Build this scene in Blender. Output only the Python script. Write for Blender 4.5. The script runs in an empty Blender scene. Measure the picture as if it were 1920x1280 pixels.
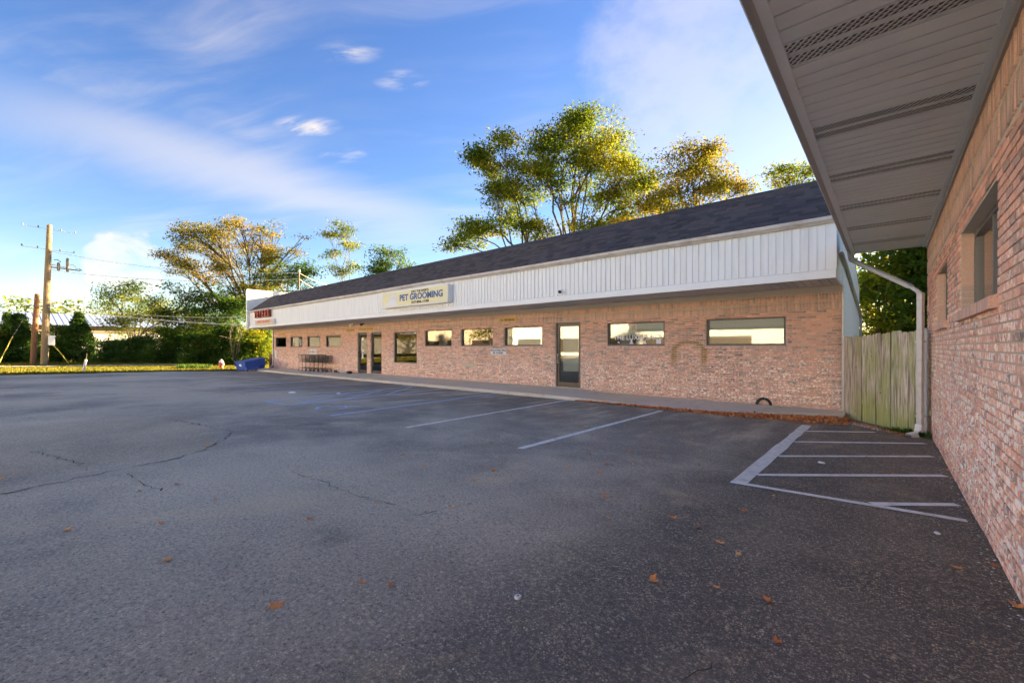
import bpy, bmesh, math, random
import numpy as np
from mathutils import Vector, Matrix
random.seed(11); RNG = np.random.default_rng(11)
S = bpy.context.scene; COL = S.collection

# ------------------------------------------------------------------ camera, sky, sun, exposure
# All lengths in metres; the camera stands at the origin, the asphalt lies about 1.5 m below it.
FPX, CX, HY = 819.0, 960.0, 651.0
RV = (952/1256., 705/1081.); FV = (-819/1256., 819/1081.)
def ray(x, y):
    u = (x-CX)/FPX; v = (HY-y)/FPX
    return Vector((u*RV[0]+FV[0], u*RV[1]+FV[1], v))
def P(x, y, t): return ray(x, y)*t
def onY(x, y, Y):
    a = ray(x, y); return a*(Y/a[1])
def gz(Y): return -1.45-.0155*max(-12., min(13., Y))
def onG(x, y):
    a = ray(x, y); t = -1.45/(a[2]+.0155*a[1]); return a*t
def px(X, Y, Z):
    r = X*RV[0]+Y*RV[1]; w = X*FV[0]+Y*FV[1]
    return (CX+FPX*r/w, HY-FPX*Z/w, w)

cam = bpy.data.cameras.new('camera'); co = bpy.data.objects.new('camera', cam); COL.objects.link(co)
cam.sensor_width = 36; cam.lens = 36*FPX/1920; cam.shift_y = 11/1920; cam.clip_start = .02; cam.clip_end = 3000
co.location = (0, 0, 0); co.rotation_euler = (math.pi/2, 0, math.atan2(819/1256., 819/1081.))
S.camera = co

SUN = Vector((.20, 1., .25)).normalized()
SUN_EL = math.asin(SUN.z); SUN_AZ = math.atan2(SUN.x, SUN.y)
sl = bpy.data.lights.new('sun', 'SUN'); sl.energy = 5.0; sl.angle = math.radians(.6); sl.color = (1, .80, .55)
so = bpy.data.objects.new('sun', sl); COL.objects.link(so); so.location = (20, 60, 30)
so.rotation_euler = SUN.to_track_quat('Z', 'Y').to_euler()

S.view_settings.view_transform = 'Standard'; S.view_settings.look = 'None'
S.view_settings.gamma = 1; S.view_settings.use_curve_mapping = False
S.view_settings.exposure = 3.58
S.view_settings.use_white_balance = True; S.view_settings.white_balance_temperature = 7500; S.view_settings.white_balance_tint = 10
SKY_STRENGTH = .15

# ------------------------------------------------------------------ node helpers
class G:
    def __init__(s, nt): s.t = nt
    def n(s, ty, **kw):
        x = s.t.nodes.new(ty)
        for k, v in kw.items(): setattr(x, k, v)
        return x
    def put(s, sock, v):
        if isinstance(v, bpy.types.NodeSocket): s.t.links.new(v, sock)
        elif v is not None:
            if isinstance(v, (tuple, list)) and len(v) == 3 and sock.type == 'RGBA': v = (*v, 1)
            sock.default_value = v
    def m(s, op, a, b=None, c=None, clamp=False):
        x = s.n('ShaderNodeMath', operation=op, use_clamp=clamp)
        for i, v in enumerate((a, b, c)):
            if v is not None: s.put(x.inputs[i], v)
        return x.outputs[0]
    def vm(s, op, a, b=None):
        x = s.n('ShaderNodeVectorMath', operation=op); s.put(x.inputs[0], a)
        if b is not None: s.put(x.inputs[1], b)
        return x.outputs['Value'] if op in ('DOT_PRODUCT', 'LENGTH', 'DISTANCE') else x.outputs[0]
    def mix(s, f, a, b, blend='MIX'):
        x = s.n('ShaderNodeMix', data_type='RGBA', blend_type=blend)
        s.put(x.inputs[0], f); s.put(x.inputs[6], a); s.put(x.inputs[7], b); return x.outputs[2]
    def ramp(s, f, stops, interp='LINEAR'):
        x = s.n('ShaderNodeValToRGB'); x.color_ramp.interpolation = interp; e = x.color_ramp.elements
        while len(e) < len(stops): e.new(.5)
        for el, (p, c) in zip(e, stops):
            el.position = p; el.color = (*c, 1) if isinstance(c, (tuple, list)) else (c, c, c, 1)
        s.put(x.inputs[0], f); return x.outputs[0]
    def step(s, v, lo, hi):
        x = s.n('ShaderNodeMapRange', interpolation_type='SMOOTHSTEP'); s.put(x.inputs[0], v)
        x.inputs[1].default_value = lo; x.inputs[2].default_value = hi; return x.outputs[0]
    def noise(s, vec, scale, detail=4, rough=.55, dist=0, col=False):
        x = s.n('ShaderNodeTexNoise'); s.put(x.inputs['Vector'], vec)
        x.inputs['Scale'].default_value = scale; x.inputs['Detail'].default_value = detail
        x.inputs['Roughness'].default_value = rough; x.inputs['Distortion'].default_value = dist
        return x.outputs[1 if col else 0]
    def sep(s, v): x = s.n('ShaderNodeSeparateXYZ'); s.put(x.inputs[0], v); return x.outputs
    def comb(s, a, b, c):
        x = s.n('ShaderNodeCombineXYZ')
        for i, v in enumerate((a, b, c)): s.put(x.inputs[i], v)
        return x.outputs[0]
    def scale(s, v, sc): return s.vm('MULTIPLY', v, sc)
    def pos(s): return s.n('ShaderNodeNewGeometry').outputs['Position']
    def white(s, v):
        x = s.n('ShaderNodeTexWhiteNoise', noise_dimensions='3D'); s.put(x.inputs['Vector'], v); return x.outputs[0]
    def bump(s, h, strength=.3, dist=.02):
        x = s.n('ShaderNodeBump'); x.inputs['Strength'].default_value = strength
        x.inputs['Distance'].default_value = dist; s.put(x.inputs['Height'], h); return x.outputs[0]

def new_mat(name):
    m = bpy.data.materials.new(name); m.use_nodes = True; nt = m.node_tree; nt.nodes.clear()
    g = G(nt); out = g.n('ShaderNodeOutputMaterial'); return m, g, out
def principled(g, out, col, rough=.7, metal=0., normal=None, spec=None):
    b = g.n('ShaderNodeBsdfPrincipled'); g.put(b.inputs['Base Color'], col); g.put(b.inputs['Roughness'], rough)
    b.inputs['Metallic'].default_value = metal
    if spec is not None: b.inputs['Specular IOR Level'].default_value = spec
    if normal is not None: g.put(b.inputs['Normal'], normal)
    g.t.links.new(b.outputs[0], out.inputs[0]); return b
def paint(name, col, rough=.5, var=.12, sc=3., metal=0., streak=False, dirt=(.25, .22, .18), dirt_amt=.15):
    """painted or plain surface with slight tone variation and grime"""
    m, g, out = new_mat(name); p = g.pos()
    if streak: p2 = g.scale(p, (6., 6., .5))
    else: p2 = p
    n1 = g.noise(p2, sc, 5, .6); n2 = g.noise(p, sc*9, 4, .6)
    c = g.mix(g.m('MULTIPLY', g.step(n1, .45, .75), dirt_amt), col, dirt)
    c = g.mix(g.m('MULTIPLY', n2, var), c, tuple(x*.55 for x in col))
    principled(g, out, c, g.m('ADD', g.m('MULTIPLY', n2, .15), rough-.07), metal, g.bump(n2, .08, .01)); return m

# ------------------------------------------------------------------ world
w = bpy.data.worlds.new('World'); S.world = w; w.use_nodes = True; nt = w.node_tree; nt.nodes.clear(); g = G(nt)
sky = g.n('ShaderNodeTexSky'); sky.sky_type = 'NISHITA'; sky.sun_disc = False
sky.sun_elevation = SUN_EL; sky.sun_rotation = SUN_AZ; sky.altitude = 200
sky.air_density = 1.0; sky.dust_density = .15; sky.ozone_density = 2.5
dirv = g.n('ShaderNodeTexCoord').outputs['Generated']; sx, sy, sz = g.sep(dirv)
zz = g.m('MAXIMUM', sz, .0)
iz = g.m('DIVIDE', 1., g.m('ADD', zz, .12))
plane = g.comb(g.m('MULTIPLY', sx, iz), g.m('MULTIPLY', sy, iz), 0.)
rot = g.n('ShaderNodeVectorRotate', rotation_type='Z_AXIS'); g.put(rot.inputs['Vector'], plane); rot.inputs['Angle'].default_value = math.radians(-28)
warp = g.vm('ADD', rot.outputs[0], g.scale(g.noise(plane, .8, 3, .5, 0, True), (.45, .45, 0)))
wisp = g.noise(g.scale(warp, (.42, 1.15, 1)), 1.5, 9, .52, .25)
big = g.noise(g.vm('ADD', plane, (3.1, 7.7, 0)), .55, 3, .5)
fine = g.noise(g.scale(warp, (.55, 3.4, 1)), 2.3, 10, .60, .5)
wisp = g.m('ADD', g.m('MULTIPLY', wisp, .72), g.m('MULTIPLY', fine, .28))
cirrus = g.m('MULTIPLY', g.step(wisp, .43, .74), g.m('ADD', g.m('MULTIPLY', g.step(big, .38, .64), .85), .15))
def vdir(x, y): return ray(x, y).normalized()
def band(p1, p2, width, soft):
    n = vdir(*p1).cross(vdir(*p2)).normalized()
    d = g.m('ABSOLUTE', g.m('ADD', g.vm('DOT_PRODUCT', dirv, tuple(n)), g.m('MULTIPLY', g.m('SUBTRACT', wisp, .5), soft)))
    mid = (vdir(*p1)+vdir(*p2)).normalized(); c = math.cos(vdir(*p1).angle(mid)*1.15)
    along = g.step(g.vm('DOT_PRODUCT', dirv, tuple(mid)), c-.03, c+.12)
    return g.m('MULTIPLY', g.m('SUBTRACT', 1., g.step(d, 0., width)), along)
def blob(x, y, a0, a1):
    """a soft cloud about a compass direction, its edge torn by noise"""
    dd = g.vm('DOT_PRODUCT', dirv, tuple(vdir(x, y)))
    q = g.m('ADD', dd, g.m('MULTIPLY', g.m('SUBTRACT', g.noise(g.scale(dirv, (1, 1, 1.6)), 7, 7, .6), .5), (1-math.cos(math.radians(a1)))*1.6))
    return g.step(q, math.cos(math.radians(a1)), math.cos(math.radians(a0)))
cl = g.m('MULTIPLY', cirrus, .60)
cl = g.m('MAXIMUM', cl, g.m('MULTIPLY', band((-60, 190), (860, 440), .085, .16), .42))
cl = g.m('MAXIMUM', cl, g.m('MULTIPLY', blob(1290, 120, 2, 13), .34))
cl = g.m('MAXIMUM', cl, g.m('MULTIPLY', blob(1420, 250, 2, 10), .28))
low = g.m('MAXIMUM', g.m('MULTIPLY', g.step(blob(245, 500, 1.0, 4.4), .25, .62), g.step(g.noise(g.scale(dirv, (1, 1, 2)), 16, 8, .6), .22, .60)), g.m('MULTIPLY', blob(110, 575, 1, 4.5), .45))
low = g.m('MAXIMUM', low, g.m('MULTIPLY', blob(350, 520, .8, 4), .5))
for (x, y, r, s_) in ((755, 152, 3.6, .75), (575, 238, 4.0, .75), (640, 292, 3.2, .6), (655, 98, 4, .5)):
    q = g.vm('SUBTRACT', dirv, tuple(vdir(x, y)))
    t1 = Vector((RV[0], RV[1], .03)).normalized(); t2 = vdir(x, y).cross(t1).normalized()
    e1 = g.m('DIVIDE', g.vm('DOT_PRODUCT', q, tuple(t1)), math.radians(r)); e2 = g.m('DIVIDE', g.vm('DOT_PRODUCT', q, tuple(t2)), math.radians(r*.36))
    rr = g.m('SUBTRACT', 1., g.m('ADD', g.m('MULTIPLY', e1, e1), g.m('MULTIPLY', e2, e2)), clamp=True)
    tex = g.step(g.noise(g.scale(warp, (1., 3.2, 1)), 3.4, 9, .6, .4), .38, .72)
    cl = g.m('MAXIMUM', cl, g.m('MULTIPLY', g.m('MULTIPLY', g.m('MULTIPLY', rr, rr), tex), s_*1.25))
cl = g.m('MULTIPLY', cl, g.step(sz, .0, .12))
hz = g.m('MULTIPLY', g.m('SUBTRACT', 1., g.step(sz, -.02, .20)), .04)
cl = g.m('MAXIMUM', cl, hz)
cl = g.m('MAXIMUM', cl, g.m('MULTIPLY', low, .55))
hsv = g.n('ShaderNodeHueSaturation'); hsv.inputs['Saturation'].default_value = 1.22; hsv.inputs['Value'].default_value = .20; hsv.inputs['Hue'].default_value = .518
g.put(hsv.inputs['Color'], sky.outputs[0])
CLOUDV = .67
skyc = g.mix(cl, hsv.outputs[0], (CLOUDV*1.07, CLOUDV, CLOUDV*.93))
bg = g.n('ShaderNodeBackground'); g.put(bg.inputs[0], skyc); bg.inputs[1].default_value = SKY_STRENGTH
wo = g.n('ShaderNodeOutputWorld'); nt.links.new(bg.outputs[0], wo.inputs[0])

# ------------------------------------------------------------------ object helpers
def tag(o, label=None, cat=None, group=None, kind=None):
    for k, v in (('label', label), ('category', cat), ('group', group), ('kind', kind)):
        if v: o[k] = v
    return o
def mesh(name, verts, faces, mat=None, smooth=False):
    me = bpy.data.meshes.new(name); me.from_pydata([tuple(v) for v in verts], [], faces); me.update()
    if mat: me.materials.append(mat)
    if smooth: me.polygons.foreach_set('use_smooth', [True]*len(me.polygons))
    return me
def npmesh(name, V, n, mat, smooth=False):
    """polygons of n corners from a flat (k*n,3) array"""
    V = np.asarray(V, dtype=np.float32).reshape(-1, 3); k = len(V)//n
    me = bpy.data.meshes.new(name); me.vertices.add(len(V)); me.vertices.foreach_set('co', V.ravel())
    me.loops.add(k*n); me.loops.foreach_set('vertex_index', np.arange(k*n, dtype=np.int32))
    me.polygons.add(k); me.polygons.foreach_set('loop_start', np.arange(0, k*n, n, dtype=np.int32))
    me.update(calc_edges=True); me.materials.append(mat); return me
def idmesh(name, V, F, mat):
    """vertices and quads as arrays"""
    V = np.asarray(V, dtype=np.float32).reshape(-1, 3); F = np.asarray(F, dtype=np.int32).reshape(-1, 4)
    me = bpy.data.meshes.new(name); me.vertices.add(len(V)); me.vertices.foreach_set('co', V.ravel())
    me.loops.add(F.size); me.loops.foreach_set('vertex_index', F.ravel())
    me.polygons.add(len(F)); me.polygons.foreach_set('loop_start', np.arange(0, F.size, 4, dtype=np.int32))
    me.update(calc_edges=True); me.materials.append(mat); return me
def obj(name, me, parent=None, loc=(0, 0, 0), rot=(0, 0, 0), sc=(1, 1, 1)):
    o = bpy.data.objects.new(name, me); COL.objects.link(o)
    o.location = loc; o.rotation_euler = rot; o.scale = sc
    if parent: o.parent = parent
    return o
def empty(name, loc=(0, 0, 0), rz=0):
    o = bpy.data.objects.new(name, None); COL.objects.link(o); o.location = loc; o.rotation_euler = (0, 0, rz); o.empty_display_size = .2; return o
BF = [(0, 3, 2, 1), (4, 5, 6, 7), (0, 1, 5, 4), (1, 2, 6, 5), (2, 3, 7, 6), (3, 0, 4, 7)]
class MB:
    def __init__(s): s.v = []; s.f = []
    def add(s, v, f):
        b = len(s.v); s.v += [Vector(x) for x in v]; s.f += [tuple(b+i for i in q) for q in f]; return s
    def box(s, x0, x1, y0, y1, z0, z1):
        return s.add([(x0, y0, z0), (x1, y0, z0), (x1, y1, z0), (x0, y1, z0), (x0, y0, z1), (x1, y0, z1), (x1, y1, z1), (x0, y1, z1)], BF)
    def quad(s, a, b, c, d): return s.add([a, b, c, d], [(0, 1, 2, 3)])
    def tube(s, pts, r, n=8, cap=True):
        pts = [Vector(p) for p in pts]; rs = r if isinstance(r, (list, tuple)) else [r]*len(pts); b = len(s.v); up = None
        for i, p in enumerate(pts):
            d = (pts[min(i+1, len(pts)-1)]-pts[max(i-1, 0)]).normalized()
            if up is None: up = Vector((0, 0, 1)) if abs(d.z) < .9 else Vector((1, 0, 0))
            a = d.cross(up)
            if a.length < 1e-4: a = d.orthogonal()
            a.normalize(); c = d.cross(a)
            for k in range(n):
                t = 2*math.pi*k/n; s.v.append(p+(a*math.cos(t)+c*math.sin(t))*rs[i])
        for i in range(len(pts)-1):
            for k in range(n):
                k2 = (k+1) % n; s.f.append((b+i*n+k, b+i*n+k2, b+(i+1)*n+k2, b+(i+1)*n+k))
        if cap:
            s.f.append(tuple(b+k for k in range(n))[::-1]); s.f.append(tuple(b+(len(pts)-1)*n+k for k in range(n)))
        return s
    def lathe(s, prof, c=(0, 0, 0), n=16):
        b = len(s.v); c = Vector(c)
        for r, z in prof:
            for k in range(n):
                t = 2*math.pi*k/n; s.v.append(c+Vector((r*math.cos(t), r*math.sin(t), z)))
        for i in range(len(prof)-1):
            for k in range(n):
                k2 = (k+1) % n; s.f.append((b+i*n+k, b+i*n+k2, b+(i+1)*n+k2, b+(i+1)*n+k))
        s.f.append(tuple(b+k for k in range(n))[::-1]); s.f.append(tuple(b+(len(prof)-1)*n+k for k in range(n))); return s
    def prism(s, poly, ext):
        """flat polygon (3-D points) pushed by the vector ext"""
        n = len(poly); e = Vector(ext); b = len(s.v); s.v += [Vector(p) for p in poly]+[Vector(p)+e for p in poly]
        s.f += [tuple(b+i for i in range(n))[::-1], tuple(b+n+i for i in range(n))]
        s.f += [(b+i, b+(i+1) % n, b+n+(i+1) % n, b+n+i) for i in range(n)]; return s
    def me(s, name, mat, smooth=False): return mesh(name, s.v, s.f, mat, smooth)
    def build(s, name, mat, parent=None, smooth=False, bevel=0, **k):
        o = obj(name, s.me(name, mat, smooth), parent, **k)
        if bevel:
            bm = bmesh.new(); bm.from_mesh(o.data); bmesh.ops.bevel(bm, geom=bm.edges[:], offset=bevel, segments=2, affect='EDGES', clamp_overlap=True)
            bm.to_mesh(o.data); bm.free()
        return o
def text(name, body, size, mat, parent, loc, rot=(math.pi/2, 0, 0), ext=.004, bold=0., sx=1., ax='CENTER'):
    cu = bpy.data.curves.new(name, 'FONT'); cu.body = body; cu.size = size; cu.extrude = ext; cu.offset = bold
    cu.align_x = ax; cu.align_y = 'CENTER'; cu.resolution_u = 3
    t = bpy.data.objects.new('text_tmp', cu); COL.objects.link(t)
    dg = bpy.context.evaluated_depsgraph_get(); dg.update()
    me = bpy.data.meshes.new_from_object(t.evaluated_get(dg)); bpy.data.objects.remove(t)
    me.materials.clear(); me.materials.append(mat); me.name = name
    return obj(name, me, parent, loc, rot, (sx, 1, 1))

# ------------------------------------------------------------------ materials
def brick_mat(name, axis, L, h, z0, soldier=False, arch=False, pale=.5, lo=-1.2, hi=.9, gain=2.35):
    m, g, out = new_mat(name); p = g.pos(); X, Y, Z = g.sep(p); a = (X, Y)[axis]
    if soldier: row = g.m('FLOOR', g.m('DIVIDE', g.m('SUBTRACT', Z, z0), .26)); k = g.m('FLOOR', g.m('DIVIDE', a, L))
    else:
        row = g.m('FLOOR', g.m('DIVIDE', g.m('SUBTRACT', Z, z0), h))
        par = g.m('ABSOLUTE', g.m('MODULO', row, 2.)); k = g.m('FLOOR', g.m('DIVIDE', g.m('ADD', a, g.m('MULTIPLY', par, L/2)), L))
    rnd = g.white(g.comb(k, row, 3.)); rnd2 = g.white(g.comb(k, row, 9.)); rnd3 = g.white(g.comb(k, row, 17.))
    base = g.ramp(rnd, [(0, (.155, .062, .044)), (.10, (.27, .105, .068)), (.28, (.36, .155, .095)), (.46, (.40, .175, .115)), (.6, (.29, .12, .085)), (.74, (.43, .205, .135)), (.88, (.21, .10, .075)), (.95, (.11, .062, .05)), (1, (.33, .14, .09))])
    base = g.mix(.30, base, (.35, .275, .225))
    if soldier: base = g.mix(.35, base, (.34, .28, .25))
    n1 = g.noise(g.vm('ADD', p, g.comb(g.m('MULTIPLY', rnd2, 40.), 0., g.m('MULTIPLY', rnd3, 40.))), 17, 5, .62)
    n2 = g.noise(p, 95, 3, .6); n3 = g.noise(p, .55, 4, .6)
    low = g.m('SUBTRACT', 1., g.step(g.m('ADD', Z, g.m('MULTIPLY', g.m('SUBTRACT', n3, .5), 1.2)), lo, hi))
    amt = g.m('MULTIPLY', g.m('ADD', g.m('MULTIPLY', low, .95), .05), g.m('ADD', g.m('MULTIPLY', rnd2, .9), .25))
    smear = g.m('MULTIPLY', g.step(n1, .42, .62), amt, clamp=True)
    c = g.mix(g.m('MULTIPLY', smear, pale*1.6, clamp=True), base, g.mix(rnd3, (.62, .49, .43), (.50, .42, .37)))
    c = g.mix(g.m('MULTIPLY', g.step(n2, .5, .72), .45), c, (.10, .055, .04), 'MIX')
    c = g.mix(g.m('MULTIPLY', g.step(g.noise(p, 2.1, 5, .65), .56, .8), .30), c, (.13, .10, .085))
    drip = g.m('MULTIPLY', g.step(g.noise(g.scale(p, (3.2, 3.2, .35)), 1.3, 4, .6), .55, .75), .28)
    c = g.mix(drip, c, (.12, .095, .075))
    foot = g.m('SUBTRACT', 1., g.step(g.m('ADD', Z, g.m('MULTIPLY', n3, .25)), -1.42, -1.16))
    c = g.mix(g.m('MULTIPLY', foot, .35), c, (.22, .10, .07))
    if arch:   # ochre arch stained on the bricks
        ex = g.m('DIVIDE', g.m('SUBTRACT', X, -4.36), .43); ez = g.m('MAXIMUM', g.m('DIVIDE', g.m('SUBTRACT', Z, -.10), .25), 0.)
        r_ = g.m('ADD', g.m('SQRT', g.m('ADD', g.m('MULTIPLY', ex, ex), g.m('MULTIPLY', ez, ez))), g.m('MULTIPLY', g.m('SUBTRACT', g.noise(p, 6, 4), .5), .25))
        ring = g.m('MULTIPLY', g.m('SUBTRACT', 1., g.step(g.m('ABSOLUTE', g.m('SUBTRACT', r_, 1.)), .06, .30)), g.step(Z, -.72, -.25))
        c = g.mix(g.m('MULTIPLY', ring, .88), c, (.17, .09, .018))
    c = g.mix(1., c, (gain, gain, gain*.95), 'MULTIPLY')
    principled(g, out, c, .88, 0, g.bump(g.m('ADD', n1, g.m('MULTIPLY', n2, .6)), .55, .006), .25); return m
BL, BH = .2032, .0677
WB0 = -1.66                                     # first course of both buildings lies below the pavement
M = {}
M['brick_left'] = brick_mat('brick_left', 0, BL, BH, WB0, arch=True, pale=.66, lo=-1.1, hi=.7)
M['brick_right'] = brick_mat('brick_right', 1, BL, BH, WB0, pale=.80, lo=-.5, hi=1.3, gain=2.8)
M['soldier_left'] = brick_mat('soldier_left', 0, BH, .2, .9, True, pale=.25)
M['soldier_right'] = brick_mat('soldier_right', 1, BH, .2, 1.2, True, pale=.25, gain=2.4)
M['mortar'] = paint('mortar', (.72, .61, .47), .95, .3, 8)
M['white_panel'] = paint('white_panel', (.86, .88, .84), .45, .10, 1.2, streak=True, dirt=(.45, .41, .34), dirt_amt=.22)
M['white_trim'] = paint('white_trim', (.86, .88, .84), .45, .10, 2, dirt_amt=.12)
M['gutter'] = paint('gutter', (.62, .57, .49), .45, .2, 2, dirt=(.22, .16, .11), dirt_amt=.55)
M['grey_trim'] = paint('grey_trim', (.40, .375, .34), .5, .15, 2)
M['soffit'] = paint('soffit', (.74, .83, .84), .5, .10, 2, dirt_amt=.12)
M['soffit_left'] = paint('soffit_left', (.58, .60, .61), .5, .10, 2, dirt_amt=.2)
M['recess_shade'] = paint('recess_shade', (.10, .095, .09), .6, .2, 6)  # dark colour put in for shade in board grooves and vent recesses
M['bronze'] = paint('bronze', (.085, .072, .06), .4, .2, 5, metal=.3)
M['frame_grey'] = paint('frame_grey', (.20, .19, .18), .4, .15, 5, metal=.3)
M['black'] = paint('black', (.02, .02, .021), .5, .2, 6)
M['conduit'] = paint('conduit', (.66, .54, .38), .6, .2, 5)
M['concrete'] = None
M['blind'] = paint('blind', (.78, .76, .68), .7, .06, 2)
M['blind_warm'] = paint('blind_warm', (.74, .58, .40), .7, .25, 3)
M['interior'] = paint('interior', (.42, .40, .36), .8, .2, 1)
M['sign_cream'] = paint('sign_cream', (.80, .74, .40), .45, .10, 3, dirt=(.75, .75, .65), dirt_amt=.5)
M['sign_blue'] = paint('sign_blue', (.05, .13, .34), .5, .15, 8)
M['sign_black'] = paint('sign_black', (.045, .04, .035), .5, .15, 8)
M['sign_white'] = paint('sign_white', (.80, .80, .78), .5, .08, 5)
M['letter_red'] = paint('letter_red', (.74, .12, .06), .4, .25, 6)
M['letter_side'] = paint('letter_side', (.22, .03, .02), .5, .2, 6)
M['plaque'] = paint('plaque', (.66, .40, .06), .5, .2, 9)
M['dumpster'] = paint('dumpster', (.02, .11, .48), .45, .25, 3, dirt_amt=.25)
M['dumpster_lid'] = paint('dumpster_lid', (.05, .09, .40), .5, .2, 3)
M['wire'] = paint('wire', (.16, .15, .14), .6, .1, 3)
M['cable_light'] = paint('cable_light', (.55, .50, .42), .6, .1, 3)
M['galv'] = paint('galv', (.66, .64, .60), .42, .2, 6, metal=.25, dirt_amt=.3)
M['red'] = paint('red', (.55, .10, .05), .5, .25, 8)
M['yellow'] = paint('yellow', (.78, .60, .06), .5, .1, 6)
M['brown_board'] = paint('brown_board', (.30, .09, .045), .7, .3, 4)
M['cart'] = paint('cart', (.045, .05, .045), .4, .2, 8, metal=.5)
M['cart_grey'] = paint('cart_grey', (.30, .30, .28), .4, .2, 8, metal=.4)
M['foam'] = paint('foam', (.8, .8, .78), .6, .05, 9)
M['blue_roof'] = paint('blue_roof', (.22, .29, .42), .45, .12, 1.2)
M['tan'] = paint('tan', (.28, .22, .14), .7, .15, 1)
M['wall_white'] = paint('wall_white', (.60, .60, .57), .6, .10, .8)
M['roof_red'] = paint('roof_red', (.55, .13, .06), .6, .15, 1)
M['cream_wall'] = paint('cream_wall', (.78, .70, .56), .7, .10, .6)
M['dark_roof'] = paint('dark_roof', (.06, .06, .07), .9, .2, 2)

def glass_mat(name, refl=.30, tint=(.80, .84, .82)):
    m, g, out = new_mat(name)
    gl = g.n('ShaderNodeBsdfGlossy'); gl.inputs['Roughness'].default_value = .015; gl.inputs['Color'].default_value = (1, 1, .97, 1)
    tr = g.n('ShaderNodeBsdfTransparent'); tr.inputs['Color'].default_value = (*tint, 1)
    fr = g.n('ShaderNodeFresnel'); fr.inputs['IOR'].default_value = 1.5
    bm_ = g.bump(g.noise(g.pos(), 1.7, 2, .5), .02, .02); g.put(gl.inputs['Normal'], bm_)
    mx = g.n('ShaderNodeMixShader'); g.put(mx.inputs[0], g.m('ADD', fr.outputs[0], refl, clamp=True))
    g.put(mx.inputs[1], tr.outputs[0]); g.put(mx.inputs[2], gl.outputs[0]); g.t.links.new(mx.outputs[0], out.inputs[0]); return m
M['glass'] = glass_mat('glass', .05); M['glass_clear'] = glass_mat('glass_clear', .10)

def shingle_mat():
    m, g, out = new_mat('shingle'); p = g.pos(); geo = g.n('ShaderNodeNewGeometry'); oi = g.n('ShaderNodeObjectInfo')
    r = g.m('FRACT', g.m('ADD', geo.outputs['Random Per Island'], oi.outputs['Random']))
    c = g.ramp(r, [(0, (.055, .052, .058)), (.35, (.09, .083, .088)), (.7, (.125, .112, .112)), (1, (.07, .064, .068))])
    n = g.noise(p, 160, 2, .7); n2 = g.noise(p, .8, 4, .6)
    c = g.mix(g.m('MULTIPLY', n, .5), c, (.02, .02, .024)); c = g.mix(g.m('MULTIPLY', g.step(n2, .45, .8), .5), c, (.10, .095, .10))
    principled(g, out, c, .92, 0, g.bump(n, .5, .004), .2); return m
M['shingle'] = shingle_mat()

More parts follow.
